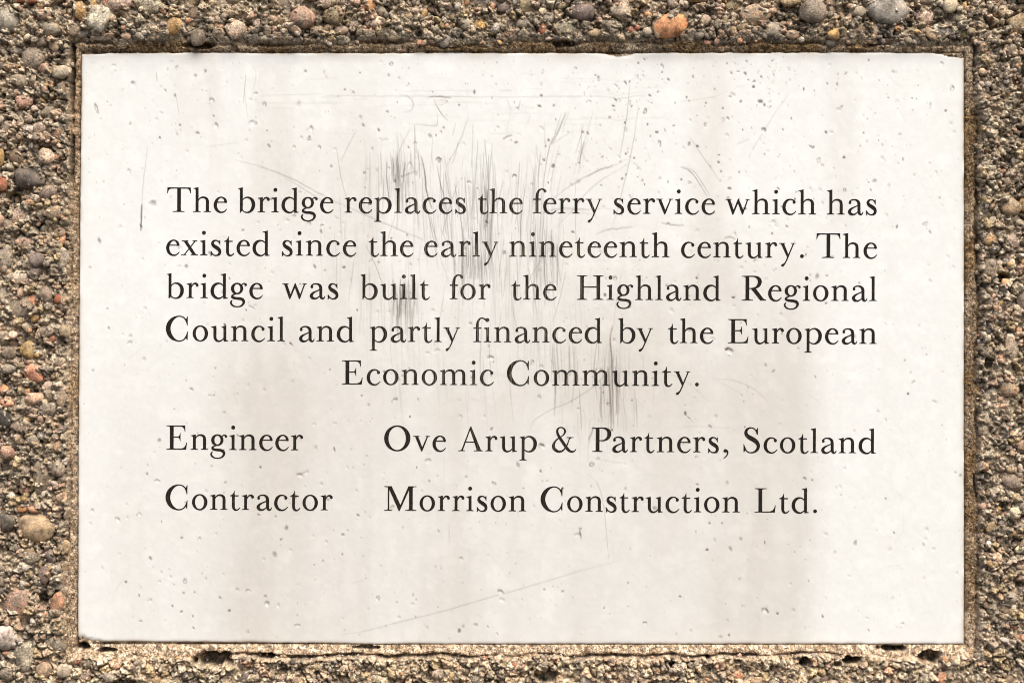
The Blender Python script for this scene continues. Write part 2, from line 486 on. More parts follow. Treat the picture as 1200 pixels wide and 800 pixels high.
# x, y, half width, half height, tilt in degrees, colour, cement film 0..1, height
ST = [
    (9, 25, 17, 16, -10, 'blue', .3), (33, 0, 17, 7, 5, 'red', .1), (96, 15, 9, 12, 0, 'ochre', .5), (119, 22, 16, 19, 20, 'white', .6),
    (87, 39, 9, 8, 0, 'brown', .4), (122, 45, 13, 5.5, 0, 'gb', .4), (149, 43, 7, 5, 10, 'peach', .2), (144, 4, 19, 11, -20, 'lpink', .6),
    (178, 8, 16, 11, 10, 'lgrey', .7), (206, 32, 9.5, 11, 25, 'ochre', .4), (234, 43, 10, 13, 30, 'gb', .4), (257, 32, 6.5, 6, 0, 'peach', .2),
    (277, 36, 13, 12, 0, 'lpink', .6), (264, 3, 10, 8, 0, 'lgrey', .5), (40, 70, 15, 15, 0, 'gb', .9), (64, 53, 6, 11, -15, 'tan', .3),
    (75, 87, 13, 8.5, -15, 'lgrey', .5), (2, 82, 8, 9, 0, 'dgrey', .3), (1, 184, 8, 13, 0, 'ochre', .2), (21, 184, 10, 11, 0, 'brown', .5),
    (36, 211, 20, 13, 8, 'dgrey', .35), (4, 217, 9, 10, 0, 'red', .2), (58, 226, 12, 8.5, -8, 'gb', .3), (25, 252, 12, 9, -35, 'lpink', .7),
    (65, 249, 15, 9, 0, 'tan', .8), (26, 325, 11.5, 8, 0, 'cream', .1), (46, 305, 10, 10, 0, 'purple', .3), (76, 302, 7.5, 12, 5, 'lgrey', .4),
    (25, 360, 19, 20, 0, 'gb', .6), (56, 345, 9, 11, 0, 'gb', .3), (70, 351, 6, 6, 0, 'red', .3), (70, 288, 5.5, 5, 0, 'olive', .2),
    (36, 411, 10, 12, 0, 'ochre', .4), (41, 436, 14, 11, 35, 'salmon', .3), (42, 467, 13, 7.5, -18, 'peach', .35), (11, 472, 8, 5.5, 10, 'salmon', .3),
    (4, 455, 9, 6, 0, 'salmon', .3), (7, 489, 9, 13, -35, 'black', .1), (13, 413, 9, 8, 0, 'gb', .3), (5, 395, 9, 10, 0, 'gb', .5), (75, 465, 7, 13, 0, 'tan', .5),
    (70, 422, 10, 8, 10, 'cream', .8), (49.5, 558, 10.5, 22, 0, 'gb', .35), (67, 520, 9, 9, 0, 'peach', .5), (31, 573, 8, 7, 0, 'pink', .3),
    (75, 582, 7, 7, 0, 'peach', .4), (45, 617, 22, 17, 12, 'tan', .05), (29, 595, 7, 5, -10, 'orange', .1), (7, 610, 15, 15, 0, 'dgrey', .4),
    (22, 704, 21, 23, 15, 'pink', .6), (69, 705, 8, 14, 10, 'salmon', .4), (9, 745, 14, 15, 25, 'white', .1), (66, 753, 13, 14, 0, 'grey', .6),
    (31, 765, 13, 20, 10, 'lgrey', .8), (54, 783, 10, 11, 0, 'tan', .3), (79, 783, 11, 9, -20, 'cream', .3), (6, 662, 8, 7, 0, 'lgrey', .4),
    (355, 22, 16, 14, -15, 'pink', .8), (380, 4, 10, 9, 0, 'lpink', .5), (392, 20, 15, 12, 0, 'olive', .6), (434, 8, 10, 9.5, 0, 'orange', .3),
    (365, 30, 6, 6, -20, 'ochre', .2), (373, 37, 9, 6.5, 10, 'gb', .2), (401, 37, 8, 6, 0, 'gb', .3), (304, 29, 6.5, 6, 0, 'lpink', .4), (297, 19, 8, 4.5, -10, 'peach', .3),
    (333, 2, 22, 11, 0, 'grey', .7), (461, 45, 10, 5, 5, 'olive', .3), (441, 27, 11, 8, 0, 'lpink', .5), (416, 30, 9, 7, -15, 'lpink', .4),
    (543, 3, 8, 6, 20, 'orange', .2), (567, 4, 11, 7, 0, 'lgrey', .6), (615, 9, 14, 12, 0, 'olive', .4), (591, 9, 10, 8, -15, 'purple', .3),
    (545, 29, 7, 7, 20, 'lgrey', .3), (563, 30, 8, 8, 0, 'ochre', .4), (613, 29, 10, 6.5, -15, 'grey', .3), (635, 35, 4.5, 8, -10, 'red', .1),
    (683, 17, 14, 10, 0, 'purple', .1), (664, 32, 17, 9, -5, 'cream', .8), (728, 12, 16, 13, 0, 'lpink', .7), (714, 31, 15, 8, 8, 'gb', .3),
    (697, 40, 10, 5.5, 0, 'tan', .4), (769, 34, 6, 14, 0, 'brown', .3), (644, 22, 8, 7, 0, 'lgrey', .4), (636, 15, 5, 4, 0, 'cream', .1),
    (785, 32, 20.5, 14.5, -18, 'orange', .15), (788, 6, 7, 7, 0, 'grey', .3), (823, 25, 10, 7, -10, 'lpink', .5), (883, 18, 21, 14, -10, 'tan', .8),
    (907, 36, 13, 9.5, 0, 'lgrey', .15), (950, 14, 16.5, 16, 0, 'grey', .7), (973, 5, 8, 7, 0, 'brown', .3), (975, 41, 7.5, 7.5, -10, 'ochre', .2),
    (927, 42, 9, 6, 0, 'tan', .4), (857, 37, 8, 8, 0, 'tan', .5), (923, 3, 14, 8, 5, 'tan', .5), (1039, 12, 26, 20, 8, 'blue', .15),
    (1004, 35, 13, 8, 0, 'brown', .5), (1022, 36, 8, 8, 0, 'lpink', .6), (820, 41, 8, 7, 0, 'grey', .4), (1083, 21, 12, 10, 0, 'lpink', .7),
    (1110, 9, 9, 10, 15, 'cream', .2), (1102, 36, 13, 8, 8, 'white', .4), (1126, 40, 9, 6, 5, 'olive', .4), (1087, 2, 16, 6, 0, 'gb', .3),
    (1199, 139, 7, 15, 0, 'cream', .3), (1181, 60, 8, 8, 0, 'gb', .4), (1192, 28, 14, 14, 0, 'tan', .9), (1148, 86, 4, 5, 0, 'peach', .1),
    (1158, 281, 10.5, 8, 8, 'ochre', .5), (1183, 243, 14, 11, 10, 'tan', .5), (1199, 240, 9, 10, 10, 'ochre', .5), (1158, 316, 9, 15, 10, 'gb', .6), (1183, 284, 10, 8, 0, 'lpink', .8),
    (1197, 350, 9, 13, 0, 'gb', .3), (1155, 412, 8, 9, 0, 'grey', .5), (1153, 487, 5, 9, -25, 'lgrey', .2), (1183, 408, 9, 18, 0, 'lpink', .8),
    (1151, 505, 7, 8, 0, 'grey', .5), (1180, 455, 12, 10, 20, 'tan', .8), (1197, 520, 9, 6, -30, 'peach', .3),
    (1160, 617, 8, 9, 0, 'tan', .4), (1185, 599, 7.5, 7.5, 0, 'cream', .3), (1151, 592, 6, 5, 0, 'pink', .4), (1165, 651, 7, 6, 15, 'peach', .3),
    (1173, 612, 6, 4.5, 15, 'lpink', .2), (1196, 616, 9, 5, -10, 'lgrey', .3), (1193, 642, 7, 5, -20, 'cream', .3), (1193, 658, 6, 5, 0, 'pink', .4), (1183, 566, 14, 9, 25, 'gb', .6),
    (1182, 700, 8, 7, 0, 'lgrey', .4), (1175, 748, 7, 3.2, 25, 'white', .0), (1198, 745, 6, 8, 0, 'salmon', .2),
    (1083, 794, 6, 8, 0, 'lgrey', .3), (1102, 793, 7, 9, 0, 'salmon', .4), (1039, 784, 6, 5, 0, 'salmon', .2), (863, 791, 8, 7, 0, 'salmon', .5),
    (888, 796, 10, 6, 0, 'peach', .4), (291, 775, 5, 4.5, 0, 'salmon', .2), (286, 792, 10, 7, -15, 'purple', .4), (1183, 796, 11, 7, 5, 'brown', .3),
    (893, 797, 7, 5, 0, 'cream', .2), (912, 775, 6, 4, 0, 'grey', .4), (130, 790, 9, 7, 0, 'lgrey', .7), (182, 795, 10, 7, 0, 'tan', .7),
    (445, 795, 12, 8, 0, 'cream', .9), (515, 788, 9, 7, 0, 'lpink', .8), (560, 796, 8, 6, 0, 'grey', .6), (745, 790, 10, 7, 0, 'lpink', .8), (350, 796, 9, 6, 0, 'tan', .8),
    (60, 133, 12, 8, -20, 'gb', .7), (30, 120, 11, 9, 10, 'pink', .7), (12, 150, 10, 8, 0, 'gb', .7), (70, 158, 8, 10, 10, 'brown', .5), (48, 150, 11, 7, -15, 'lpink', .8),
    (57, 185, 11, 10, 0, 'lpink', .9), (75, 106, 5, 10, 5, 'brown', .5), (25, 97, 12, 9, 15, 'grey', .8), (56, 20, 9, 7, 0, 'pink', .6), (62, 36, 13, 11, 0, 'grey', .7),
    (20, 60, 7, 5, 0, 'white', .3), (50, 48, 10, 9, 20, 'gb', .8), (5, 340, 7, 14, 0, 'lgrey', .5), (8, 300, 9, 16, 5, 'lgrey', .6), (10, 265, 8, 9, 0, 'gb', .6),
    (72, 272, 8, 7, 0, 'pink', .6), (30, 285, 12, 7, 0, 'pink', .7), (56, 388, 11, 7, 0, 'lpink', .8), (78, 388, 7, 8, 0, 'tan', .7), (12, 432, 11, 6, 0, 'grey', .4),
    (60, 478, 10, 9, 0, 'lgrey', .7), (25, 500, 12, 8, 10, 'gb', .8), (40, 515, 9, 8, 0, 'grey', .8), (12, 530, 9, 9, 0, 'pink', .8), (70, 548, 9, 10, 0, 'gb', .7),
    (18, 555, 11, 7, 0, 'gb', .8), (76, 640, 8, 9, 0, 'tan', .8), (14, 580, 6, 5, 0, 'white', .4), (60, 650, 9, 9, 0, 'purple', .7), (40, 652, 11, 8, 0, 'gb', .8),
    (55, 672, 7, 11, 10, 'purple', .5), (57, 735, 8, 6, 0, 'cream', .6), (10, 787, 9, 9, 0, 'grey', .6), (100, 790, 8, 7, 0, 'lgrey', .7), (48, 680, 6, 5, 0, 'lgrey', .5),
]

C = {k: (v[0] * 1.12, v[1] * 1.05, v[2] * 0.98) for k, v in C.items()}
placed = []
occ = set()


def add_pebble(x, y, rx, ry, ang, col, film, rise, k=0):
    h, edge = wall_height(x, y)
    r = min(rx, ry)
    me = (ROUND if film <= 0.2 and r > 7 else BIGM if r > 7 else SMALLM)
    me = me[k % len(me)]
    o = link('pebble', me, wall, ((x - 600) * K, -(h - r * 0.30 + rise) * K, (400 - y) * K))
    o.scale = (rx * K, r * 0.6 * K, ry * K)
    o.rotation_euler = (random.uniform(-.12, .12), -math.radians(-ang) if False else math.radians(ang), 0)
    o.color = (*col, film)
    placed.append((x, y, max(rx, ry)))


for k, s in enumerate(ST):
    x, y, rx, ry, ang, c, film = s
    j = random.uniform(0.9, 1.1)
    col = tuple(v * j * random.uniform(0.96, 1.04) for v in C[c])
    add_pebble(x, y, rx, ry, ang, col, film, random.uniform(-0.6, 1.2) + (1.6 if min(rx, ry) > 8 else 0.6) + (1.6 if film <= .35 and min(rx, ry) > 7 else 0), k)

names = list(C.keys())
wts = [10, 3, 9, 3, 10, 7, 6, 2, 2, 7, 3, 6, 4, 3, 4, 10, 5, 8, 1]


def free(x, y, r, gap=0.68):
    for (a, b, c) in placed:
        if (x - a) ** 2 + (y - b) ** 2 < ((r + c) * gap) ** 2:
            return False
    return True


tries = 0
while len(placed) < 298 and tries < 60000:
    tries += 1
    x, y = random.uniform(2, 1198), random.uniform(2, 798)
    h, e = wall_height(x, y)
    r = random.uniform(4.2, 8.5) if (x < 88 or y < 50) else random.uniform(3.4, 6.4)
    if not (x < 88 or y < 50) and random.random() < .35:
        continue
    if e < r * 0.9:
        continue
    if y > 765 and random.random() < 0.6:
        continue
    if free(x, y, r):
        c = C[random.choices(names, wts)[0]]
        j = random.uniform(0.8, 1.2)
        add_pebble(x, y, r * random.uniform(.9, 1.4), r * random.uniform(.7, 1.0), random.uniform(-50, 50), tuple(v * j for v in c), random.uniform(.1, .75), random.uniform(-0.8, 1.2), tries)

# fine gravel and coarse sand between the pebbles: one mesh
def gravel():
    import bmesh
    protos = []
    for i in range(14):
        bm = bmesh.new()
        bmesh.ops.create_icosphere(bm, subdivisions=2 if i < 4 else 1, radius=1)
        r = random.Random(900 + i)
        for v in bm.verts:
            v.co *= r.uniform(0.78, 1.1) if i >= 4 else r.uniform(0.9, 1.05)
        protos.append((np.array([v.co[:] for v in bm.verts]), np.array([[v.index for v in f.verts] for f in bm.faces])))
        bm.free()
    V, F, CC, off = [], [], [], 0
    n_in = 0
    PL = np.array(placed)
    cand = 0
    while cand < 26000:
        cand += 1
        if cand < 19500:
            x, y = random.uniform(-6, 1206), random.uniform(-6, 806)
        else:
            x, y = random.uniform(-165, 1365), random.uniform(-145, 945)
            if -4 < x < 1204 and -4 < y < 804:
                continue
        h, e = wall_height(x, y)
        inside = -4 < x < 1204 and -4 < y < 804
        r = random.choice([1.2, 1.5, 1.5, 1.9, 1.9, 2.4, 3.0, 3.8] + ([4.2, 4.8] if (x < 95 or y < 55) and random.random() < .3 else [])) * random.uniform(.85, 1.2) if inside else random.uniform(3, 11)
        if e < r * 0.5:
            continue
        if y > 765 and r > 2.6 and random.random() < 0.5:
            continue
        dd = np.hypot(PL[:, 0] - x, PL[:, 1] - y) - PL[:, 2] * 0.8
        if dd.min() < 0:
            continue
        big_ = r > 2.8
        pv, pf = protos[random.randrange(0, 4) if (big_ and random.random() < .5) else random.randrange(4, 14)]
        a, b2 = random.uniform(0, 6.28), random.uniform(-.5, .5)
        sx, sy, sz = r * random.uniform(.9, 1.5), r * random.uniform(.6, .9), r * random.uniform(.7, 1.05)
        q = pv * np.array([sx, sy, sz])
        ca, sa = math.cos(a), math.sin(a)
        q = np.stack([q[:, 0] * ca - q[:, 2] * sa, q[:, 1], q[:, 0] * sa + q[:, 2] * ca], -1)
        cen = np.array([(x - 600), -(h + r * random.uniform(-.15, .35)), (400 - y)])
        V.append((q + cen) * K)
        F.append(pf + off)
        off += len(pv)
        c = np.array(C[random.choices(names, wts)[0]]) * random.uniform(.75, 1.25)
        c = c * 0.72 + np.array([.36, .285, .20]) * 0.28
        CC.append(np.tile(c, (len(pv), 1)))
    V, F, CC = np.vstack(V), np.vstack(F), np.vstack(CC)
    me = bpy.data.meshes.new('gravel')
    me.vertices.add(len(V))
    me.vertices.foreach_set('co', V.astype(np.float32).ravel())
    me.loops.add(F.size)
    me.loops.foreach_set('vertex_index', F.ravel().astype(np.int32))
    me.polygons.add(len(F))
    me.polygons.foreach_set('loop_start', np.arange(0, F.size, 3, dtype=np.int32))
    me.polygons.foreach_set('use_smooth', np.full(len(F), True))
    me.update(calc_edges=True)
    at = me.attributes.new('tint', 'FLOAT_COLOR', 'POINT')
    at.data.foreach_set('color', np.hstack([CC, np.ones((len(CC), 1))]).astype(np.float32).ravel())
    me.materials.append(M_GRAVEL)
    print('gravel tris', len(F))
    return me


g = link('gravel', gravel(), wall)
g['kind'] = 'stuff'

# ------------------------------------------------------------------ the plaque
plaque = thing('inscribed_plaque', PLAQUE_BASE, 'large cream rectangular plaque with dark serif inscription, scratched and pitted', 'plaque')

NU, NV = 1380, 512
u = np.linspace(0, 1, NU)
v = np.linspace(0, 1, NV)
U, Vv = np.meshgrid(u, v)
XS = L_TOP + U * (R_TOP - L_TOP)
YT, YB = top_edge(XS), bottom_edge(XS)
YS = YT + Vv * (YB - YT)
LX = left_edge(YS) + 0.25 * vnoise(YS, YS * 0, 5, 9)
RX = 1129.7 + 0.25 * vnoise(YS, YS * 0 + 40, 6, 10) - 0.0 * YS
XS = LX + U * (RX - LX)

DX, DY = 1034.0 / (NU - 1), 691.0 / (NV - 1)
dark = np.zeros((NV, NU))          # dirt held in scratches and pits
warm = np.zeros((NV, NU))          # rusty tint of that dirt
depth = np.zeros((NV, NU))


def to_ij(x, y):
    xl = float(np.interp(y, [62, 260, 480, 752], [95.7, 93.7, 92.1, 91.2]))
    return (y - 62.3) / (753.6 - 62.3) * (NV - 1), (x - xl) / (1129.7 - xl) * (NU - 1)


def splat(x, y, a, d=0.0, w=0.0):
    i, j = to_ij(x, y)
    i0, j0 = int(i), int(j)
    if 1 <= i0 < NV - 2 and 1 <= j0 < NU - 2:
        fi, fj = i - i0, j - j0
        for di, wi in ((0, 1 - fi), (1, fi)):
            for dj, wj in ((0, 1 - fj), (1, fj)):
                dark[i0 + di, j0 + dj] += a * wi * wj
                depth[i0 + di, j0 + dj] += d * wi * wj
                warm[i0 + di, j0 + dj] += w * wi * wj


def scratch(pts, a, width=1.0, fade=True, broken=0.25, a2=None, rnd=random):
    """a scored line through pts (Catmull-Rom), dirt strength a"""
    P = [pts[0]] + list(pts) + [pts[-1]]
    ph = rnd.uniform(0, 99)
    tot = len(pts) - 1
    for s in range(1, len(P) - 2):
        p0, p1, p2, p3 = P[s - 1], P[s], P[s + 1], P[s + 2]
        L = math.hypot(p2[0] - p1[0], p2[1] - p1[1])
        n = max(2, int(L / 0.55))
        for k in range(n):
            t = k / n
            q = [0.5 * (2 * p1[m] + (p2[m] - p0[m]) * t + (2 * p0[m] - 5 * p1[m] + 4 * p2[m] - p3[m]) * t * t + (3 * p1[m] - p0[m] - 3 * p2[m] + p3[m]) * t ** 3) for m in (0, 1)]
            T = (s - 1 + t) / tot
            f = math.sin(math.pi * min(max(T, 0.02), 0.98)) ** 0.6 if fade else 1
            aa = a if a2 is None else a + (a2 - a) * T
            f *= 1 - broken * (0.5 + 0.5 * math.sin(T * 37 + ph) * math.sin(T * 91 + ph * 2))
            nn = max(1, int(round(width / 0.8)))
            for m in range(nn):
                off = (m - (nn - 1) / 2) * 0.8
                splat(q[0] + off, q[1] + off * 0.3, aa * f * 0.85, aa * f * 0.10)


SCR = [
    ([(173, 170), (170, 195), (167, 225), (166, 248)], .35, 1), ([(166, 240), (165.6, 256), (164.8, 271)], 1.5, 1.6),
    ([(275, 188), (310, 197), (345, 211), (380, 230), (400, 240)], .6, 1), ([(330, 206), (352, 219), (372, 232), (385, 239)], .45, 1), ([(398, 238), (440, 257), (475, 272), (497, 282)], .55, 1),
    ([(296, 78), (300, 90), (292, 122)], .2, 1), ([(288, 88), (285, 122)], .5, 1), ([(183, 85), (184, 96)], .6, 1.2), ([(206, 112), (210, 135)], .3, 1),
    ([(240, 173), (277, 168)], .25, 1), ([(305, 112), (380, 110)], .25, 1), ([(380, 112), (470, 113), (560, 114)], .35, 1), ([(470, 107), (560, 106.5)], .25, 1), ([(560, 114), (680, 113), (758, 112)], .4, 1),
    ([(502, 114), (516, 114), (529, 115.5)], .8, 1.4), ([(468, 111), (478, 113), (484, 121), (482, 129), (473, 132)], .6, 1), ([(508, 118), (513, 127), (518, 135), (525, 142)], .75, 1.2),
    ([(508, 118), (524, 119), (515, 125)], .4, 1), ([(484, 146), (500, 147), (512, 147), (512, 133)], .55, 1), ([(486, 147), (486, 175), (486, 205)], .7, 1.2), ([(534, 145), (530, 160)], .4, 1),
    ([(447, 163), (456, 163)], .6, 1), ([(585, 106), (601, 106)], .4, 1), ([(589, 163), (594, 160), (600, 158)], .9, 1.6),
    ([(738, 98), (735, 130), (731, 155), (726, 182)], .6, 1.1), ([(748, 125), (744, 155), (738, 185), (727, 230), (717, 265)], .45, 1), ([(735, 184), (718, 192), (690, 205), (662, 222), (640, 240)], .5, 1.2),
    ([(718, 193), (700, 200), (688, 207)], .8, 1), ([(737, 189), (715, 203), (690, 223), (672, 245), (650, 268)], .4, 1), ([(658, 132), (650, 158), (644, 172), (638, 205), (636, 240)], .65, 1.2),
    ([(663, 132), (655, 152), (646, 170)], .6, 1.4), ([(672, 153), (655, 163), (648, 169)], .4, 1), ([(684, 146), (679, 165), (674, 180)], .5, 1), ([(680, 174), (687, 190)], .3, 1),
    ([(618, 146), (621, 135)], .2, 1), ([(742, 190), (752, 199)], .4, 1), ([(797, 196), (806, 199), (815, 208), (829, 231)], .95, 1), ([(799, 196), (812, 200), (824, 216), (832, 231)], .5, 1),
    ([(808, 160), (825, 186), (842, 210)], .4, 1), ([(927, 107), (907, 135), (882, 175), (878, 185)], .28, 1), ([(864, 169), (878, 163)], .4, 1), ([(797, 119), (840, 114)], .25, 1),
    ([(698, 275), (712, 268), (728, 265), (742, 265)], .28, 2.6), ([(775, 261), (790, 264), (802, 264)], .55, 1.4), ([(700, 256), (690, 250), (640, 249)], .25, 1), ([(662, 247), (720, 243)], .25, 1),
    ([(849, 279), (856, 278), (862, 280)], .7, 1.5), ([(400, 743), (425, 739), (460, 730), (520, 715), (560, 703), (620, 686), (680, 668), (725, 656)], .42, 1),
    ([(718, 380), (715, 395), (717, 420), (718, 460), (719, 500)], .85, 1.3), ([(719, 404), (719, 420), (713, 432), (696, 452), (668, 470), (645, 480), (626, 492), (622, 503)], .5, 1),
    ([(712, 428), (714, 450), (716, 480), (716, 505)], .7, 1.4), ([(690, 555), (700, 566), (707, 590), (712, 640), (713, 655)], .3, 1), ([(834, 443), (862, 446), (884, 456), (898, 468)], .35, 1),
    ([(800, 499), (858, 501)], .22, 1), ([(690, 515), (696, 499)], .7, 1.4), ([(703, 538), (730, 541)], .25, 1), ([(770, 436), (800, 444), (830, 470)], .2, 1), ([(840, 445), (870, 462)], .2, 1),
    ([(633, 250), (660, 244), (690, 246)], .35, 1.3), ([(1040, 90), (1060, 105)], .15, 1), ([(820, 120), (900, 90)], .12, 1), ([(291, 358), (299, 362)], .6, 1.5), ([(350, 556), (358, 553)], .4, 1.5),
    ([(487, 205), (480, 190), (472, 205)], .5, 1), ([(472, 207), (480, 203), (490, 201)], .5, 1.4), ([(494, 185), (498, 205), (500, 225), (506, 245)], 1.0, 1.4), ([(512, 195), (516, 215), (522, 240), (526, 285)], .8, 1.2),
    ([(507, 161), (506, 185), (508, 200)], .3, 1), ([(520, 180), (528, 230), (530, 300)], .3, 1), ([(496, 230), (504, 260), (511, 300)], .6, 1.2), ([(560, 165), (558, 195), (556, 235)], .6, 1.2), ([(568, 165), (570, 190), (574, 240)], .6, 1.2),
    ([(577, 168), (574, 200), (572, 235)], .5, 1), ([(579, 190), (582, 230), (584, 280)], .45, 1),
]
for p, a, w in SCR:
    scratch(p, a, w)

RR = random.Random(5)
CL = [  # x centre, x spread, y start range, length range, tilt, count, strength
    (468, 17, (176, 215), (18, 48), 0.03, 75, (.15, .75)), (462, 26, (150, 215), (25, 80), 0.02, 40, (.08, .35)),
    (505, 26, (175, 260), (30, 100), 0.06, 60, (.08, .5)), (560, 24, (170, 270), (30, 110), 0.03, 95, (.08, .5)),
    (553, 17, (275, 312), (14, 40), 0.0, 95, (.12, .65)), (575, 9, (215, 300), (30, 80), 0.02, 30, (.15, .6)), (585, 12, (290, 345), (15, 50), 0.02, 22, (.1, .4)),
    (476, 14, (325, 362), (14, 42), 0.0, 90, (.15, .75)), (455, 32, (305, 380), (20, 60), 0.02, 60, (.06, .3)), (420, 36, (170, 320), (30, 90), 0.01, 45, (.04, .2)),
    (630, 22, (170, 260), (40, 110), -0.06, 60, (.08, .42)), (640, 16, (265, 310), (25, 60), 0.02, 70, (.08, .45)), (668, 24, (120, 260), (20, 70), -0.25, 24, (.06, .3)),
    (625, 40, (330, 400), (30, 80), 0.03, 60, (.05, .3)), (655, 18, (380, 425), (25, 75), 0.03, 38, (.08, .35)), (715, 14, (395, 455), (25, 75), 0.02, 70, (.1, .55)),
    (735, 14, (400, 470), (25, 60), 0.05, 30, (.06, .3)), (520, 120, (140, 420), (20, 90), 0.0, 170, (.02, .14)), (695, 25, (440, 500), (15, 60), 0.05, 30, (.08, .35)),
    (565, 18, (400, 460), (25, 60), 0.10, 14, (.06, .3)), (480, 40, (400, 440), (30, 70), 0.10, 22, (.04, .2)), (560, 60, (480, 620), (20, 60), 0.0, 25, (.02, .08)),
    (720, 60, (120, 240), (20, 80), -0.2, 24, (.03, .15)), (1010, 70, (80, 200), (10, 50), 0.5, 12, (.02, .10)), (330, 60, (80, 200), (8, 40), 0.1, 14, (.03, .14)),
]
for cx, sp, (y0, y1), (l0, l1), tilt, n, (a0, a1) in CL:
    for _ in range(n):
        x = RR.gauss(cx, sp * 0.62)
        y = RR.uniform(y0, y1)
        L = RR.uniform(l0, l1)
        tl = tilt + RR.gauss(0, 0.035)
        c = RR.gauss(0, 0.02) * L
        a = (a0 + (a1 - a0) * RR.random() ** 2.6) * (0.55 if RR.random() < .8 else 1.7)
        scratch([(x, y), (x + tl * L * .5 + c, y + L * .5), (x + tl * L, y + L)], a, 1 if RR.random() < .85 else 1.6, rnd=RR)
for _ in range(60):                                  # stray cuts crossing the scuffed middle
    x, y = RR.gauss(600, 72), RR.gauss(255, 70)
    L, a = RR.uniform(12, 70), 1.57 + RR.gauss(0.05, 0.28)
    c = RR.gauss(0, 0.03) * L
    scratch([(x, y), (x + L * .5 * math.cos(a) + c, y + L * .5 * math.sin(a)), (x + L * math.cos(a), y + L * math.sin(a))], RR.uniform(.06, .55), 1, rnd=RR)
for _ in range(34):                                  # faint long horizontals in the upper part
    x, y = RR.uniform(280, 760), RR.gauss(118, 22)
    L = RR.uniform(15, 110)
    scratch([(x, y), (x + L, y + RR.gauss(0, 1.2))], RR.uniform(.04, .2), 1, rnd=RR)
for _ in range(70):
    x, y = RR.uniform(110, 1110), RR.uniform(75, 740)
    L, a = RR.uniform(5, 28), RR.uniform(0, 6.28)
    scratch([(x, y), (x + L * math.cos(a), y + L * math.sin(a))], RR.uniform(.03, .2), 1, rnd=RR)


def pit(x, y, rx, ry, ang, a, d, kind=0, w=0.2):
    """a chip: kind 0 dirt-filled, 1 open ring with a clean floor, 2 crescent"""
    i, j = to_ij(x, y)
    R = int(max(rx, ry) / 1.0) + 3
    i0, j0 = int(round(i)), int(round(j))
    if not (R < i0 < NV - R - 1 and R < j0 < NU - R - 1):
        return
    ii, jj = np.mgrid[i0 - R:i0 + R + 1, j0 - R:j0 + R + 1]
    px, py = (jj - j) * DX, (ii - i) * DY
    ca, sa = math.cos(ang), math.sin(ang)
    qx, qy = (px * ca + py * sa) / rx, (-px * sa + py * ca) / ry
    rr = np.hypot(qx, qy) + 0.22 * vnoise(XS[ii, jj], YS[ii, jj], 1.8, 77)
    m = np.clip(1.15 - rr, 0, 1)
    m = np.clip(m * 1.8, 0, 1)
    depth[ii, jj] += d * np.clip(1 - rr * rr, 0, 1)
    if kind == 0:
        s = m
    elif kind == 1:
        s = np.exp(-((rr - 0.85) / 0.34) ** 2) * np.clip(0.55 + 1.5 * vnoise(XS[ii, jj], YS[ii, jj], 2.6, 78) - 0.35 * py / ry, 0, 1.2)
    else:
        s = np.exp(-((rr - 0.85) / 0.3) ** 2) * np.clip(0.45 - py / ry, 0, 1)
    dark[ii, jj] += a * s
    warm[ii, jj] += w * m


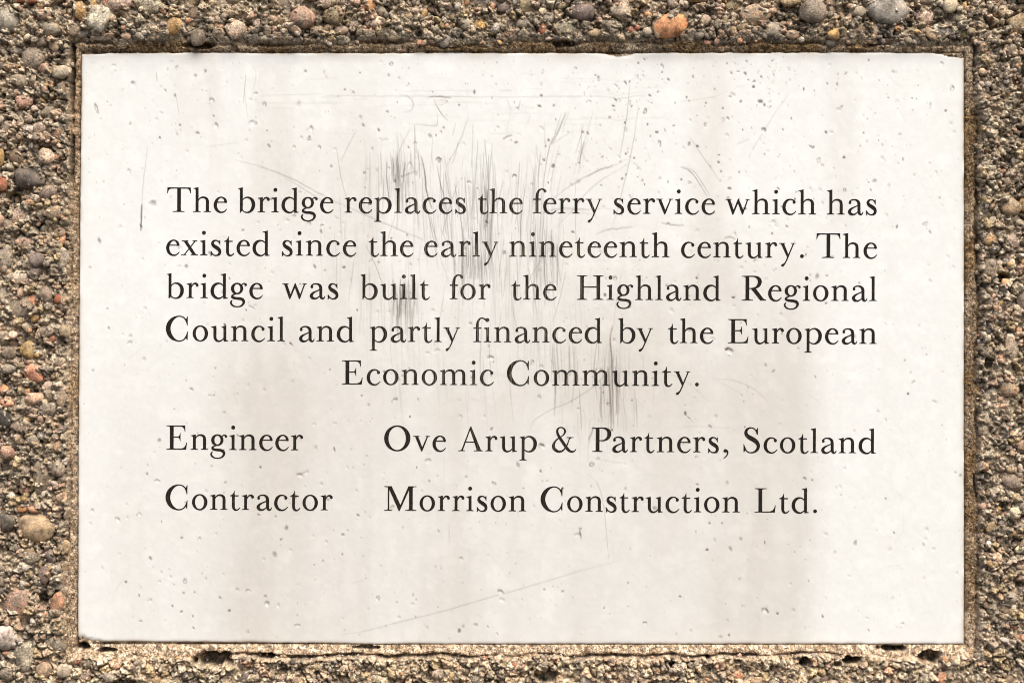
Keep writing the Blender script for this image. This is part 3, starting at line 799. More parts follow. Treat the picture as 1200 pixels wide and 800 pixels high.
PITS = [
    (156, 99, 3.4, 4, .5, 1), (113, 127, 2, 7, .7, 1), (205, 112, 2, 2.5, .7, 0), (193, 107, 2, 2.6, .6, 1), (229, 89, 2.4, 2.2, .6, 0), (248, 118, 4, 2.4, .5, 1), (297, 144, 5.5, 3, .6, 1),
    (231, 156, 3.4, 1.8, .9, 0), (187, 162, 1.6, 1.8, 1.3, 0), (211, 147, 2, 1.5, .9, 0), (313, 153, 1.6, 1.3, 1.2, 0), (365, 151, 2.5, 4, .6, 1), (353, 161, 2, 2.2, .5, 1), (362, 162, 1.8, 2.8, 1., 1),
    (374, 173, 2, 3, .7, 1), (310, 122, 2.5, 4, .4, 1), (300, 110, 2.8, 2, .6, 1), (358, 83, 2.4, 2, .7, 0), (179, 239, 5.5, 4.5, .4, 0), (151, 201, 2.5, 3, .3, 1), (134, 77, 3.5, 2, .5, 1), (253, 148, 3, 4, .4, 1),
    (459, 75, 3, 2.2, .8, 1), (505, 68, 2.4, 1.8, 1.1, 0), (422, 85, 1.2, 1.2, 1.4, 0), (414, 109, 2, 2.4, .7, 1), (556, 108, 1.8, 2.6, 1.2, 0), (507, 108, 1.2, 1.2, 1.1, 0), (479, 98, 1, 1, .9, 0), (444, 152, 2, 2.6, .9, 0),
    (514, 188, 4, 3.4, 1.0, 2), (514, 190, 2.5, 2.5, .8, 0), (603, 206, 2.8, 2.4, 1.1, 1), (550, 214, 3, 2.2, .6, 1), (388, 195, 2, 2, .7, 0), (427, 202, 2, 2, .8, 0), (606, 128, 2.5, 2.5, .5, 1), (454, 131, 2, 1.6, .7, 0),
    (636, 83, 2, 2.6, .7, 1), (674, 80, 2.6, 1.8, .7, 1), (732, 95, 2.4, 2.4, 1.2, 1), (722, 98, 3, 1.8, .8, 1), (721, 114, 2.6, 1.6, 1.4, 0), (632, 124, 2.8, 1.8, 1.4, 0), (690, 119, 3, 2.4, .6, 1), (756, 130, 2, 4, .9, 1),
    (776, 79, 2, 4, .7, 1), (748, 74, 1.8, 2, .8, 0), (747, 92, 1.2, 5, .4, 2), (648, 195, 2.6, 3, 1.2, 0), (729, 207, 2, 1.6, 1.2, 0), (743, 185, 2, 1.8, .9, 0), (791, 121, 1.6, 1.2, 1., 0), (827, 146, 2, 2.4, .9, 1),
    (773, 168, 2, 4.5, .6, 1), (725, 181, 3, 1.6, .8, 1), (706, 183, 1.6, 1.6, .8, 0), (755, 69, 2.2, 1.2, 1, 0), (883, 102, 2.4, 2.4, 1.3, 0), (891, 119, 4, 2.8, 1.2, 0), (896, 123, 1.8, 2.2, 1.2, 0), (903, 125, 1.3, 1.3, 1.1, 0), (895, 153, 3.5, 3.4, .9, 1),
    (873, 86, 3, 1.8, .9, 0), (865, 84, 2.4, 1.2, 1., 0), (875, 72, 1.8, 1.6, 1, 0), (905, 72, 1.6, 1.6, .8, 0), (852, 75, 1.3, 2, .8, 0), (889, 85, 1.8, 3, .5, 1), (906, 89, 1.8, 2.4, .6, 1), (968, 155, 2, 2.6, 1.2, 0), (989, 185, 2.6, 1.8, 1.3, 0),
    (951, 173, 4, 1.4, .9, 0), (1116, 100, 3.4, 3.4, .7, 1), (1069, 115, 1.4, 1.2, 1.3, 0), (1090, 124, 1.4, 4, .6, 1), (1018, 71, 1.6, 1.6, 1, 0), (981, 99, 1.6, 3, .7, 0), (1058, 187, 1.6, 2.2, .7, 0), (990, 223, 2, 2.2, 1, 1),
    (403, 313, 2.4, 1.8, 1.2, 0), (709, 345, 2.4, 2.4, 1.2, 0), (341, 403, 3.6, 1.4, 1.2, 0), (377, 265, 2.6, 2, .9, 1), (345, 253, 2, 1.6, 1, 1), (362, 262, 2.6, 3, .5, 1), (477, 275, 1.6, 1.6, 1.1, 0), (575, 419, 4.4, 3, .9, 2), (578, 424, 1.5, 1.5, .8, 0),
    (855, 411, 5.5, 3.6, 1.1, 2), (851, 409, 2.6, 1.8, 1.1, 0), (803, 484, 2, 3, 1.3, 0), (807, 489, 4, 1, .7, 0), (635, 522, 4.4, 3.2, .7, 1), (635, 521, 3, 2.4, .35, 0), (579, 566, 3, 1.8, .9, 1), (424, 463, 1.6, 1.2, 1.3, 0), (480, 488, 1.6, 1.8, 1.2, 0),
    (392, 526, 1.4, 3.4, 1, 0), (305, 548, 1.8, 1.8, 1.2, 0), (352, 557, 5, 2.2, .6, 2), (680, 625, 1.4, 6, 1.0, 0), (680, 619, 2, 2, .7, 0), (503, 563, 2.4, 1.4, .9, 0), (627, 514, 1.2, 1.2, .6, 0), (163, 604, 3.2, 2.4, .8, 1), (138, 610, 4, 2.2, .6, 1),
    (185, 565, 4, 2, .9, 2), (108, 600, 2, 3, .7, 2), (217, 682, 2.6, 3.4, .6, 1), (187, 683, 2.4, 2, .4, 1), (163, 699, 1.2, 2.4, .9, 0), (176, 705, 2.4, 2.6, .6, 1), (202, 711, 2, 1.1, 1.1, 0), (226, 723, 1.4, 1.6, .8, 0), (227, 737, 2, 1, 1.3, 0),
    (313, 708, 3.6, 3.6, .5, 2), (326, 710, 2.6, 3.4, .9, 1), (311, 699, 2, 2, .7, 1), (443, 700, 2.6, 3, .9, 1), (538, 738, 2.2, 3, 1.1, 0), (543, 732, 1.6, 1.6, .8, 1), (660, 692, 2.4, 1.6, .9, 1), (572, 733, 2, 1, .7, 0), (582, 742, 1.6, 2, .8, 1),
    (587, 693, 4.6, 2.8, .8, 2), (756, 729, 3, 1.8, 1.2, 2), (797, 698, 2, 1.6, 1.1, 0), (852, 726, 2.4, 2, .8, 1), (896, 714, 3.6, 3.4, .7, 1), (900, 716, 2, 2, .5, 0), (854, 743, 1.6, 2, .9, 0), (964, 721, 1.4, 2.8, 1.1, 0), (1018, 737, 2, 1.2, .9, 0), (1058, 730, 2.6, 2, .5, 2),
    (349, 733, 4, 1.8, .8, 2), (291, 693, 3, 1.8, .8, 2), (290, 740, 1.6, 2.6, .7, 1), (258, 701, 3, 1, .5, 0), (228, 695, 1.6, 1.2, .6, 0), (484, 707, 3, 1.4, .8, 2), (484, 696, 1.2, 2.4, .6, 0), (943, 560, 3, 1.6, .9, 0), (952, 562, 2, 2, .7, 0), (852, 565, 2, 2.6, .6, 1),
    (832, 499, 3, 1.4, .8, 0), (817, 567, 2, 1.6, 1, 0), (1037, 492, 2, 2.6, .5, 1), (990, 549, 2, 3.4, .8, 1), (1090, 272, 2.8, 1.6, .7, 0), (1101, 231, 1.6, 2, .5, 0), (884, 305, 2, 1.4, .5, 0), (944, 299, 1.4, 2.4, .9, 0), (783, 263, 2, 2.6, .8, 1), (808, 214, 3, 2, .6, 1),
    (713, 472, 2.2, 1.8, 1, 1), (632, 464, 2, 2.2, .9, 1), (634, 428, 2.8, 2, .5, 1), (624, 424, 2, 2.8, .7, 1), (707, 459, 1.6, 1.4, 1, 0), (678, 479, 2.4, 1.6, .8, 1), (816, 535, 1.8, 1.6, .9, 1), (730, 379, 2, 1.4, .9, 0), (720, 397, 2.2, 2.6, .6, 1),
]
for x, y, rx, ry, a, kd in PITS:
    pit(x, y, max(rx * .85, .8), max(ry * .85, .8), RR.uniform(-.35, .35) + (0.5 if rx > ry * 1.5 else 0), a * 1.35, min(rx, ry) * 0.24, kd, RR.uniform(0, .35))
for _ in range(1900):
    x, y = RR.uniform(96, 1126), RR.uniform(64, 751)
    if y > 350 and RR.random() < 0.35:
        continue
    r = 0.7 + RR.random() ** 3.2 * 1.9
    pit(x, y, r * RR.uniform(.8, 1.6), r * RR.uniform(.7, 1.1), RR.uniform(-1.6, 1.6), (RR.uniform(.05, .35) if RR.random() < .75 else RR.uniform(.5, 1.1)), r * 0.16, RR.choice([0, 0, 0, 1, 2]), RR.uniform(0, .3))
for _ in range(150):                                 # crisp little black-bottomed chips
    x, y = (RR.uniform(100, 1122), RR.uniform(68, 748)) if RR.random() < .5 else (RR.gauss(820, 170), RR.gauss(150, 65))
    r = RR.uniform(.7, 1.5)
    pit(x, y, r * RR.uniform(1, 1.9), r, RR.uniform(-1.6, 1.6), RR.uniform(.9, 2.2), r * .3, 0, .2)
# denser peppering, top middle and top right
for cx, cy, sx, sy, n in ((890, 85, 32, 18, 70), (735, 100, 30, 25, 70), (600, 100, 80, 25, 45), (705, 185, 25, 12, 35), (1000, 160, 80, 60, 50), (690, 420, 30, 60, 50), (850, 230, 90, 50, 50), (320, 130, 80, 45, 30), (500, 640, 160, 70, 70)):
    for _ in range(n):
        r = 0.6 + RR.random() ** 2 * 1.0
        pit(RR.gauss(cx, sx), RR.gauss(cy, sy), r, r * RR.uniform(.7, 1.2), 0, RR.uniform(.1, .6), r * 0.16, 0, .2)

# broad smudges of grime rubbed in between the scratches
smud = np.zeros((NV, NU))
for cx, cy, sx, sy, a in ((468, 218, 13, 20, .20), (486, 212, 8, 16, .16), (553, 308, 20, 22, .17), (572, 245, 14, 50, .07), (476, 358, 13, 18, .19), (582, 232, 8, 24, .10), (645, 290, 28, 36, .05),
                          (716, 470, 10, 34, .09), (640, 340, 30, 50, .03), (500, 240, 20, 50, .06), (545, 330, 14, 22, .12), (592, 250, 6, 8, .10), (450, 190, 16, 26, .08)):
    smud += a * np.exp(-((XS - cx) / sx) ** 2 - ((YS - cy) / sy) ** 2)
streak = np.clip(0.7 + 1.5 * fbm(XS * 9, YS * 0.24, 14, 301, 3, 0.8), 0, 2.2) ** 1.7
smud *= streak
wash = np.zeros((NV, NU))
WX = XS + 7 * vnoise(XS * 0, YS, 90, 400) + 3 * vnoise(XS * 0 + 9, YS, 35, 401)
for x0, x1, f0, f1, y0, y1, fy, a in (      # run-off stains: left, right, soft edges, top, bottom, soft ends, strength
        (312, 332, 20, 20, 70, 225, 60, .40), (345, 372, 10, 12, 150, 260, 50, .30), (215, 250, 20, 18, 60, 150, 40, .30), (395, 440, 18, 20, 90, 330, 60, .28),
        (310, 340, 45, 50, 420, 760, 90, .18), (330, 930, 120, 40, 360, 760, 150, .58), (880, 966, 90, 12, 400, 760, 130, .20), (822, 844, 24, 26, 66, 340, 60, .42), (982, 998, 18, 20, 80, 250, 50, .38),
        (700, 960, 90, 50, 280, 470, 70, .30), (300, 720, 80, 80, 150, 480, 80, .26), (500, 560, 14, 30, 480, 754, 60, .16), (640, 664, 8, 14, 500, 754, 60, -.14), (742, 800, 12, 20, 480, 754, 60, .12),
        (150, 320, 50, 70, 420, 740, 120, .28), (560, 590, 8, 10, 450, 754, 60, -.10), (250, 262, 5, 7, 64, 300, 70, .18), (880, 892, 4, 8, 420, 754, 80, .15), (425, 434, 4, 6, 500, 754, 80, .14), (1040, 1052, 5, 8, 250, 600, 80, .12)):
    wash += a * sstep(x0 - f0, x0 + 1, WX) * (1 - sstep(x1 - 1, x1 + f1, WX)) * sstep(y0 - fy, y0 + fy, YS) * (1 - sstep(y1 - fy * 0.2, y1 + fy, YS))
wash *= 0.82 + 0.40 * fbm(XS, YS * 0.14, 34, 311, 4) + 0.16 * fbm(XS, YS, 70, 312, 3)
top_d = np.exp(-((YS - 66) / 7.0) ** 2) * np.clip(0.25 + 0.9 * vnoise(XS, XS * 0, 48, 313), 0, 1)
wash += top_d * 0.55 + 0.05 * (1 + fbm(XS, YS, 90, 320, 3)) + 0.10 * sstep(300, 700, YS)
edge_d = np.minimum.reduce([XS - LX, RX - XS, YS - YT, YB - YS])
edge_stain = np.exp(-edge_d / 1.5) * np.clip(0.55 + 0.8 * vnoise(XS, YS, 18, 330), 0, 1) * 0.7

clean = np.array([.774, .785, .764])
worn = np.array([.622, .591, .548])
grime = np.array([.085, .066, .050])
rust = np.array([.36, .255, .155])
w3 = np.clip(wash, 0, 1)[..., None]
colr = clean * (1 - w3) + worn * w3
dk = 1 - np.exp(-np.clip(dark * 0.85 + smud * 0.17 + edge_stain * 0.8, 0, 5))
wm = np.clip(warm * 0.5 + edge_stain, 0, 0.6)[..., None]
colr = colr * (1 - wm) + colr * rust * 2.0 * wm
dk3 = np.clip(dk, 0, 0.93)[..., None]
colr = colr * (1 - dk3) + (grime * 0.9 + 0.1 * rust) * dk3
colr *= (1 + 0.004 * vnoise(XS, YS, 3.0, 340) + 0.006 * vnoise(XS, YS, 9, 341))[..., None]
colr = np.clip(colr, 0.02, 0.86)

ZS = 0.10 * fbm(XS, YS, 30, 350, 3) + 0.04 * vnoise(XS, YS, 4, 351) - np.clip(depth, 0, 1.6)
ZS -= 0.9 * np.exp(-edge_d / 0.8)                       # eased arris
# crumbled lower-left corner and knocked edges
crumb = sstep(9, 1, np.hypot(XS - 96, (YS - 749) * 1.1)) + 0.9 * sstep(15, 3, np.hypot((XS - 106) / 1.3, (YS - 752.5) * 2.0))
ZS -= np.clip(crumb, 0, 1) * (2.2 + 1.6 * vnoise(XS, YS, 3, 360))
ZS -= 1.5 * np.exp(-((XS - 726) / 16) ** 2 - ((YS - 64) / 3.2) ** 2)


def slab_sides(idx, remap, co, cc):
    ring = np.concatenate([idx[0, :], idx[1:, -1], idx[-1, -2::-1], idx[-2:0:-1, 0]])
    ring = remap[ring]
    n = len(ring)
    b = co[ring].copy()
    b[:, 1] = 24 * K
    bi = np.arange(len(co), len(co) + n)
    nx = np.roll(np.arange(n), -1)
    q = np.stack([ring, ring[nx], bi[nx], bi], -1)
    return b, np.tile(np.array([.34, .29, .23]), (n, 1)), q


slab = link('slab', grid_mesh('slab', XS, YS, ZS, np.ones((NV - 1, NU - 1), bool), colr, M_SLAB, extra=slab_sides), plaque)

# ------------------------------------------------------------------ lettering
#FONT#
# glyphs are drawn in fifteenths of the working grid, baseline at 0, left ink edge near 0
def crv(pts, n=7):
    P = [pts[0]] + list(pts) + [pts[-1]]
    out = []
    for s in range(1, len(P) - 2):
        p0, p1, p2, p3 = P[s - 1], P[s], P[s + 1], P[s + 2]
        for k in range(n):
            t = k / n
            out.append([0.5 * (2 * p1[m] + (p2[m] - p0[m]) * t + (2 * p0[m] - 5 * p1[m] + 4 * p2[m] - p3[m]) * t * t + (3 * p1[m] - p0[m] - 3 * p2[m] + p3[m]) * t ** 3) for m in range(len(p1))])
    out.append(list(pts[-1]))
    return out


def S(*pts, n=6):
    c = crv(pts, n)
    L, R = [], []
    for i in range(len(c)):
        a, b = c[max(i - 1, 0)], c[min(i + 1, len(c) - 1)]
        dx, dy = b[0] - a[0], b[1] - a[1]
        d = math.hypot(dx, dy) or 1
        nx, ny = -dy / d, dx / d
        w = (c[i][2] + 4.0) / 2
        L.append((c[i][0] + nx * w, c[i][1] + ny * w))
        R.append((c[i][0] - nx * w, c[i][1] - ny * w))
    out = []
    for i in range(len(c) - 1):
        out += [[L[i], L[i + 1], R[i + 1]], [L[i], R[i + 1], R[i]]]
    return out + [Dt(p[0], p[1], p[2] * 0.42)[0] for p in c[2:-2:3] if p[2] > 20]


def Pg(*pts):
    return [list(pts)]


def Bx(x0, y0, x1, y1):
    if x1 - x0 < 70:
        x0, x1 = x0 - .5, x1 + .5
    return [[(x0, y0), (x1, y0), (x1, y1), (x0, y1)]]


def Dt(x, y, r, ry=None):
    ry = ry or r
    return [[(x + r * math.cos(k * math.pi / 10), y + ry * math.sin(k * math.pi / 10)) for k in range(20)]]


def Rg(ox, oy, orx, ory, ix, iy, irx, iry, n=44, p=2.0):
    o, i_ = [], []
    for k in range(n):
        a = 2 * math.pi * k / n
        c, s = math.cos(a), math.sin(a)
        o.append((ox + orx * c, oy + ory * s))
        i_.append((ix + irx * c, iy + iry * s))
    return [[o[k], o[(k + 1) % n], i_[(k + 1) % n], i_[k]] for k in range(n)]


def foot(x0, x1, s0, s1, y=0, up=1, th=15, br=28):
    """bracketed slab serif from x0 to x1 on a stem s0..s1"""
    f = lambda yy: y + up * yy
    pts = [(x0, f(0)), (x1, f(0)), (x1, f(th * .75))]
    for k in range(1, 6):
        t = k / 5
        pts.append((x1 + (s1 - x1) * (1 - (1 - t) ** 1.6), f(th * .75 + (br - th * .75) * t ** 2.2)))
    pts.append((s0, f(br)))
    for k in range(4, -1, -1):
        t = k / 5
        pts.append((x0 + (s0 - x0) * (1 - (1 - t) ** 1.6), f(th * .75 + (br - th * .75) * t ** 2.2)))
    return [pts]


def flag(x0, s0, s1, y):
    """slanted head serif on a lower-case stem"""
    return Pg((x0, y - 14), (x0, y - 24), (x0 + 20, y - 27), (s0, y - 44), (s1, y - 44), (s1, y + 2), (s1 - 14, y), (s0, y - 8))


def arch(s, e, join=200):
    """from the stem's right side s into the leg whose centre is e"""
    return S((s - 8, join - 12, 8), (s + 14, join + 28, 15), (s + 45, 251, 21), (s + 80, 257, 27), (e - 38, 249, 33), (e - 9, 222, 44), (e, 178, 49), (e, 120, 50), (e, 10, 50))


def vfoot(x):
    """the small foot right of d, a, u"""
    return Pg((x - 50, 40), (x - 42, -10), (x - 20, -9), (x + 36, -2), (x + 36, 7), (x + 14, 9), (x, 24), (x, 60), (x - 50, 60))


def bowl_r():
    return S((76, 205, 10), (100, 236, 14), (128, 254, 17), (160, 260, 21), (205, 249, 33), (245, 214, 49), (267, 165, 57), (269, 115, 58), (254, 62, 53), (222, 20, 39), (185, -1, 25), (150, -5, 17), (115, 4, 14), (90, 22, 13), (74, 42, 12))


G = {}
G['T'] = (Bx(182, 0, 245, 426) + foot(100, 310, 182, 245) + Bx(8, 409, 418, 429) + Pg((10, 428), (2, 330), (14, 328), (26, 368), (44, 398), (90, 413), (90, 428)) + Pg((416, 428), (425, 330), (412, 328), (400, 368), (382, 398), (338, 413), (338, 428)), 425)
G['h'] = (Bx(43, 0, 93, 400) + foot(0, 130, 43, 93) + flag(3, 43, 93, 433) + arch(93, 250) + foot(184, 311, 225, 275), 311)
G['l'] = (Bx(43, 0, 92, 400) + foot(0, 128, 43, 92) + flag(3, 43, 92, 433), 128)
G['i'] = (Bx(43, 0, 93, 230) + foot(0, 131, 43, 93) + flag(4, 43, 93, 265) + Dt(68, 393, 34), 131)
G['n'] = (Bx(41, 0, 91, 230) + foot(0, 128, 41, 91) + flag(2, 41, 91, 265) + arch(91, 245) + foot(180, 305, 220, 270), 305)
G['m'] = (Bx(37, 0, 86, 230) + foot(0, 118, 37, 86) + flag(0, 37, 86, 265) + arch(86, 241) + foot(180, 298, 217, 266) + arch(266, 417) + foot(358, 480, 392, 442), 480)
G['r'] = (Bx(40, 0, 90, 230) + foot(0, 126, 40, 90) + flag(2, 40, 90, 265) + S((84, 180, 9), (98, 218, 17), (122, 246, 20), (150, 255, 28), (176, 244, 38), (187, 228, 44)) + Dt(187, 223, 25), 212)
G['b'] = (Pg((33, 400), (33, -8), (45, -9), (58, 12), (83, 34), (83, 400)) + flag(0, 33, 83, 433) + bowl_r(), 298)
G['p'] = (Pg((36, 225), (36, -140), (86, -140), (86, 225)) + flag(0, 36, 86, 265) + foot(-2, 122, 36, 86, -158) + [[(x + 2, y) for x, y in q] for q in bowl_r()], 300)
dq_ = S((222, 215, 12), (192, 244, 17), (158, 258, 20), (122, 257, 28), (80, 240, 42), (44, 198, 52), (28, 145, 56), (29, 100, 56), (45, 55, 50), (78, 18, 40), (118, -1, 29), (155, -4, 21), (190, 12, 17), (222, 42, 12))
G['d'] = (Bx(215, 20, 265, 400) + flag(178, 215, 265, 433) + dq_ + vfoot(265), 301)
G['o'] = (Rg(135, 130, 136, 142, 133, 130, 79, 120), 270)
G['e'] = (S((209, 168, 42), (206, 196, 42), (190, 230, 32), (160, 253, 21), (128, 260, 18), (92, 249, 26), (56, 214, 42), (34, 168, 52), (27, 125, 54), (34, 78, 51), (58, 34, 43), (95, 5, 31), (130, -4, 23), (165, 0, 20), (200, 21, 16), (232, 56, 8)) + Bx(46, 164, 234, 182), 235)
G['c'] = (Dt(205, 213, 27, 29) + S((203, 228, 26), (185, 246, 20), (155, 258, 17), (128, 259, 20), (92, 248, 30), (56, 214, 44), (34, 168, 52), (27, 125, 54), (34, 78, 51), (58, 34, 43), (95, 5, 31), (132, -4, 23), (168, 0, 20), (205, 22, 15), (239, 55, 8)), 240)
G['a'] = (Dt(38, 206, 24, 26) + S((30, 215, 28), (44, 238, 20), (75, 255, 18), (112, 259, 19), (150, 250, 30), (182, 222, 44), (194, 180, 49), (195, 120, 48), (195, 60, 48), (202, 22, 44), (222, 2, 30), (240, 2, 22), (256, 16, 15), (268, 44, 9)) + S((185, 162, 14), (150, 145, 15), (105, 124, 19), (60, 98, 32), (32, 62, 50), (33, 32, 50), (54, 9, 42), (84, -1, 30), (115, 2, 22), (150, 22, 16), (182, 50, 12)), 268)
G['s'] = (S((160, 205, 8), (146, 236, 13), (122, 254, 16), (95, 260, 18), (62, 251, 30), (40, 225, 42), (40, 192, 48), (66, 160, 55), (108, 134, 60), (146, 104, 56), (165, 70, 48), (163, 36, 44), (142, 9, 34), (112, -3, 21), (82, -3, 17), (50, 12, 15), (28, 38, 12), (14, 66, 8)) + Pg((173, 262), (161, 262), (148, 243), (136, 230), (158, 205), (162, 178), (174, 178)) + Pg((3, 70), (14, 70), (28, 40), (44, 22), (28, 8), (18, -12), (4, -12)), 190)
G['t'] = (S((60, 252, 47), (60, 150, 47), (60, 80, 47), (63, 42, 46), (76, 12, 38), (100, -4, 28), (125, -4, 21), (150, 10, 16), (176, 38, 9)) + Bx(40, 236, 150, 255) + Pg((0, 238), (84, 238), (84, 260), (80, 335), (73, 335), (62, 298), (42, 270), (0, 248)), 178)
G['u'] = (S((65, 235, 49), (65, 150, 49), (65, 90, 48), (70, 48, 46), (90, 14, 38), (122, -3, 28), (155, -2, 22), (190, 16, 17), (225, 50, 12)) + flag(0, 41, 89, 265) + Bx(215, 20, 264, 230) + flag(180, 215, 264, 265) + vfoot(264), 300)
G['v'] = (Pg((28, 258), (82, 258), (160, 62), (156, -10), (140, -10)) + Pg((240, 258), (264, 258), (160, -6), (144, 34)) + foot(0, 107, 35, 82, 262, -1, 15, 20) + foot(216, 290, 243, 262, 262, -1, 15, 16), 290)
G['y'] = (Pg((28, 252), (84, 252), (168, 48), (158, -8), (148, -8)) + S((254, 250, 18), (220, 165, 18), (180, 70, 19), (150, -5, 20), (120, -72, 18), (98, -108, 25), (72, -130, 38)) + Dt(62, -137, 24, 21) + foot(0, 107, 35, 82, 256, -1, 15, 20) + foot(214, 290, 243, 262, 256, -1, 15, 16), 290)
G['w'] = (Pg((28, 258), (80, 258), (144, 72), (136, -10), (120, -10)) + Pg((212, 255), (222, 270), (230, 270), (242, 240), (142, -4), (126, 30)) + Pg((203, 232), (222, 270), (230, 270), (316, 66), (306, -10), (290, -10)) + Pg((380, 258), (402, 258), (310, -4), (295, 30)) + foot(0, 107, 33, 80, 262, -1, 15, 20) + foot(352, 426, 382, 400, 262, -1, 15, 16), 426)
G['x'] = (Pg((42, 250), (102, 250), (266, 6), (203, 6)) + Pg((234, 250), (258, 250), (68, 6), (44, 6)) + foot(10, 127, 45, 102, 257, -1, 15, 18) + foot(200, 282, 236, 254, 257, -1, 15, 16) + foot(0, 92, 46, 64, 0, 1, 15, 20) + foot(170, 296, 205, 264, 0, 1, 15, 20), 296)
G['f'] = (S((71, 5, 49), (71, 120, 49), (71, 250, 49), (74, 320, 47), (86, 370, 39), (110, 406, 28), (142, 424, 19), (172, 422, 22), (198, 408, 32), (212, 394, 40)) + Dt(212, 389, 25) + Bx(0, 236, 140, 255) + foot(0, 140, 47, 96), 236)
G['fi'] = (S((69, 5, 48), (69, 120, 48), (69, 250, 48), (72, 320, 46), (84, 368, 38), (106, 402, 28), (135, 420, 18), (165, 420, 18), (195, 404, 22), (225, 388, 34)) + Dt(243, 388, 38, 34) + Bx(0, 236, 140, 254) + foot(0, 138, 45, 93) + Bx(225, 0, 275, 225) + flag(182, 225, 275, 262) + foot(180, 314, 225, 275), 314)
gb = Rg(120, 170, 108, 102, 123, 171, 54, 77)
G['g'] = (gb + S((198, 232, 14), (222, 252, 15), (246, 259, 19), (264, 248, 30), (272, 238, 36)) + Dt(272, 236, 22) + S((98, 76, 13), (62, 62, 20), (36, 42, 30), (36, 22, 36), (62, 6, 40), (110, -2, 40), (165, -6, 43), (212, -20, 45), (238, -52, 43), (234, -90, 36), (206, -125, 25), (165, -144, 18), (122, -149, 16), (72, -141, 18), (34, -118, 24), (14, -84, 28), (18, -56, 22), (38, -36, 10)), 292)
G['E'] = (Bx(60, 0, 125, 422) + foot(0, 185, 60, 125) + foot(0, 185, 60, 125, 422, -1) + Bx(100, 404, 330, 423) + Bx(100, 0, 345, 18) + Pg((327, 422), (332, 312), (322, 312), (308, 362), (288, 390), (245, 408), (245, 422)) + Pg((346, 0), (362, 126), (352, 126), (332, 68), (305, 34), (250, 14), (250, 0)) + Bx(120, 210, 235, 229) + Pg((238, 290), (247, 290), (247, 150), (238, 150), (228, 190), (210, 208), (190, 213), (190, 226), (210, 232), (228, 250)), 362)
G['L'] = (Bx(66, 0, 131, 425) + foot(0, 190, 66, 131) + foot(3, 207, 66, 131, 425, -1) + Bx(100, 0, 355, 18) + Pg((354, 0), (369, 126), (359, 126), (338, 68), (312, 36), (255, 14), (255, 0)), 369)
G['H'] = (Bx(60, 0, 122, 427) + foot(0, 182, 60, 122) + foot(0, 182, 60, 122, 427, -1) + Bx(346, 0, 409, 427) + foot(284, 466, 346, 409) + foot(284, 466, 346, 409, 427, -1) + Bx(110, 215, 360, 234), 466)
G['R'] = (Bx(65, 0, 130, 425) + foot(0, 198, 65, 130) + foot(0, 110, 65, 130, 430, -1) + S((70, 422, 15), (170, 424, 15), (225, 419, 22), (275, 400, 44), (308, 362, 62), (314, 318, 65), (298, 270, 56), (262, 235, 36), (215, 217, 19), (165, 210, 13), (120, 209, 13)) + Pg((158, 206), (232, 226), (372, 42), (398, 20), (430, 12), (430, 0), (325, 0)), 430)
G['P'] = (Bx(68, 0, 133, 418) + foot(5, 190, 68, 133) + foot(0, 110, 68, 133, 422, -1) + S((72, 414, 15), (170, 417, 15), (225, 411, 22), (268, 392, 42), (299, 352, 62), (304, 305, 66), (287, 254, 54), (252, 218, 34), (210, 200, 18), (165, 195, 13), (120, 196, 13)), 338)
G['C'] = (S((376, 290, 8), (362, 345, 15), (335, 390, 18), (290, 421, 15), (238, 431, 15), (185, 420, 24), (122, 382, 50), (66, 308, 72), (43, 213, 78), (66, 118, 72), (122, 43, 50), (185, 6, 24), (232, -5, 18), (290, 5, 15), (335, 38, 18), (362, 85, 15), (376, 135, 8)) + Pg((388, 427), (376, 427), (362, 390), (340, 362), (360, 325), (373, 270), (385, 270)) + Pg((390, 160), (378, 160), (362, 105), (342, 68), (362, 40), (374, 16), (385, 16)), 398)
G['O'] = (Rg(230, 217, 231, 228, 228, 217, 152, 205, 56), 460)
G['S'] = (S((240, 322, 8), (222, 375, 14), (190, 415, 16), (145, 433, 16), (98, 428, 24), (56, 396, 42), (42, 345, 54), (64, 298, 62), (118, 258, 72), (182, 222, 74), (235, 178, 66), (260, 128, 56), (254, 76, 50), (224, 30, 38), (176, 4, 24), (128, -3, 16), (82, 8, 15), (44, 44, 15), (18, 110, 10)) + Pg((254, 430), (241, 430), (226, 402), (208, 388), (236, 350), (243, 315), (254, 315)) + Pg((0, 146), (12, 146), (28, 90), (52, 42), (30, 32), (14, 10), (2, 10)), 289)
G['A'] = (Pg((198, 396), (214, 434), (226, 434), (403, 10), (330, 10)) + Pg((220, 430), (208, 364), (80, 8), (52, 8), (204, 418)) + foot(0, 118, 54, 76, 0, 1, 15, 26) + foot(276, 434, 330, 402, 0, 1, 15, 22) + Bx(105, 148, 285, 167), 434)
G['M'] = (Pg((68, 428), (130, 428), (296, 78), (270, -4), (256, -4), (84, 380)) + Pg((256, -4), (274, -4), (452, 396), (452, 428), (422, 424), (262, 44)) + Bx(64, 5, 89, 420) + foot(0, 142, 70, 85, 0, 1, 12, 36) + foot(0, 118, 70, 118, 428, -1) + Bx(437, 0, 501, 428) + foot(370, 566, 437, 501) + foot(425, 566, 437, 501, 428, -1), 566)
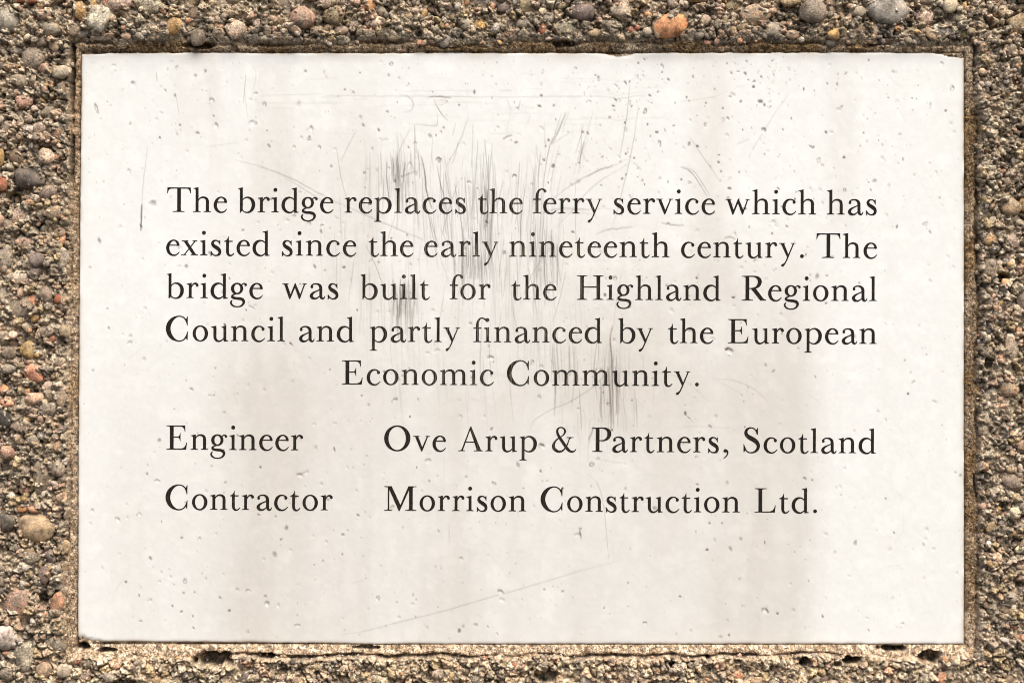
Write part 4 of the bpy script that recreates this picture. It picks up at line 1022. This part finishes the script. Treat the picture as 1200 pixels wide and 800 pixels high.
G['&'] = (S((307, 236, 15), (285, 175, 16), (262, 112, 18), (222, 50, 20), (175, 10, 28), (125, -1, 34), (74, 16, 44), (34, 56, 50), (24, 110, 46), (48, 168, 31), (92, 218, 19), (140, 252, 14), (188, 284, 16), (218, 322, 27), (226, 362, 31), (208, 400, 24), (168, 422, 16), (128, 418, 19), (96, 390, 31), (88, 348, 37), (102, 300, 40), (140, 234, 44), (190, 160, 47), (245, 80, 49), (285, 30, 45), (325, 3, 35), (362, -2, 26), (392, 10, 18), (421, 44, 9)) + foot(254, 376, 298, 322, 254, -1, 15, 28), 421)
G['.'] = (Dt(33, 27, 33), 66)
G[','] = (Dt(31, 28, 31) + S((42, 40, 32), (64, 22, 32), (74, -8, 24), (66, -40, 18), (42, -74, 14), (4, -104, 8)), 84)
BEAR = {  # side bearings
    'T': (18, 15), 'h': (20, 20), 'l': (20, 22), 'i': (20, 20), 'n': (20, 20), 'm': (20, 18), 'r': (20, 10), 'b': (20, 28), 'p': (20, 28), 'd': (28, 18), 'o': (28, 28), 'e': (28, 18),
    'c': (28, 16), 'a': (34, 16), 's': (30, 26), 't': (24, 12), 'u': (22, 20), 'v': (6, 12), 'y': (8, 10), 'w': (8, 20), 'x': (8, 14), 'f': (18, -78), 'fi': (18, 24), 'g': (22, 16), 'E': (20, 40),
    'L': (20, 38), 'H': (20, 36), 'R': (20, 4), 'P': (20, -20), 'C': (28, 42), 'O': (30, 36), 'S': (34, 36), 'A': (8, 14), 'M': (20, 28), '&': (24, 24), '.': (56, 30), ',': (50, 30)}
KERN = {('f', 'e'): 0, ('f', 'o'): 0, ('r', 'y'): 10, ('r', 'r'): 12, ('y', '.'): 10, ('P', 'a'): 0}


def glyph_mesh(ch):
    polys, w = G[ch]
    vs_, fs = [], []
    for p in polys:
        area = sum(p[i][0] * p[(i + 1) % len(p)][1] - p[(i + 1) % len(p)][0] * p[i][1] for i in range(len(p)))
        if abs(area) < 1:
            continue
        if area < 0:
            p = p[::-1]
        fs.append(list(range(len(vs_), len(vs_) + len(p))))
        vs_ += [Vector(q) for q in p]
    ov, oe, of, _, _, src = geometry.delaunay_2d_cdt(vs_, [], fs, 0, 1e-3)
    of = [f for f, s_ in zip(of, src) if len(s_)]      # union of the strokes, counters left open
    k = K / 15.0
    top = [(q[0] * k, -0.28 * K, q[1] * k) for q in ov]
    nb = len(top)
    cnt = {}
    for f in of:
        for i in range(len(f)):
            e = (f[i], f[(i + 1) % len(f)])
            cnt[e] = cnt.get(e, 0) + 1
    bnd = [e for e in cnt if (e[1], e[0]) not in cnt]
    vv = top + [(q[0] * k, 1.6 * K, q[1] * k) for q in ov]
    ff = [tuple(f) for f in of] + [(a, a + nb, b + nb, b) for a, b in bnd]
    me = bpy.data.meshes.new('letter')
    me.from_pydata(vv, [], ff)
    me.validate()
    me.update()
    me.materials.append(M_LETTER)
    return me


GM = {c: glyph_mesh(c) for c in G}

LINES = [  # left baseline, slope, words with their left and right ink edges
    (248.2, .0038, [('The', 195.6, 266.2), ('bridge', 279.0, 390.8), ('replaces', 403.8, 545.9), ('the', 560.1, 612.5), ('ferry', 624.6, 705.6), ('service', 718.7, 837.9), ('which', 850.2, 956.2), ('has', 969.1, 1027.3)]),
    (298.7, .0042, [('existed', 194.8, 316.2), ('since', 330.2, 417.6), ('the', 432.1, 484.5), ('early', 497.2, 584.1), ('nineteenth', 596.7, 784.4), ('century.', 798.2, 942.0), ('The', 956.5, 1027.7)]),
    (348.9, .0043, [('bridge', 195.4, 308.0), ('was', 331.0, 396.5), ('built', 422.6, 503.8), ('for', 527.0, 574.9), ('the', 599.3, 652.3), ('Highland', 676.0, 844.4), ('Regional', 869.3, 1027.2)]),
    (399.0, .0043, [('Council', 194.2, 333.7), ('and', 350.4, 414.9), ('partly', 433.5, 539.0), (['fi', 'n', 'a', 'n', 'c', 'e', 'd'], 554.8, 705.5), ('by', 724.6, 765.2), ('the', 783.0, 836.0), ('European', 853.0, 1027.2)]),
    (449.2, .0045, [('Economic', 400.9, 578.6), ('Community.', 593.9, 818.9)]),
    (526.3, .0052, [('Engineer', 195.1, 355.2), ('Ove', 450.2, 522.6), ('Arup', 537.0, 629.0), ('&', 647.0, 675.1), ('Partners,', 693.6, 853.4), ('Scotland', 871.2, 1026.4)]),
    (596.4, .0052, [('Contractor', 193.8, 389.9), ('Morrison', 450.2, 616.5), ('Construction', 633.3, 866.8), ('Ltd.', 884.4, 957.4)]),
]
n_let = 0
for y0, sl, words in LINES:
    for w, x0, x1 in words:
        w = list(w)
        pos, cur = [], 0.0
        for i, ch in enumerate(w):
            if i:
                cur += BEAR[ch][0] + KERN.get((w[i - 1], ch), 0)
            pos.append(cur)
            cur += G[ch][1] + (BEAR[ch][1] if i < len(w) - 1 else 0)
        extra = ((x1 - x0) * 15 - cur) / max(1, len(w) - 1)
        if n_let < 400:
            print(''.join(w), 'tracking %.1f' % extra)
        for i, ch in enumerate(w):
            px = x0 + (pos[i] + extra * i) / 15.0
            py = y0 + sl * (px - 195)
            o = link('letter', GM[ch], plaque, ((px - 600) * K, 0, (400 - py) * K))
            o.rotation_euler = (0, sl, 0)
            n_let += 1
print('letters', n_let, 'pebbles', len(placed))
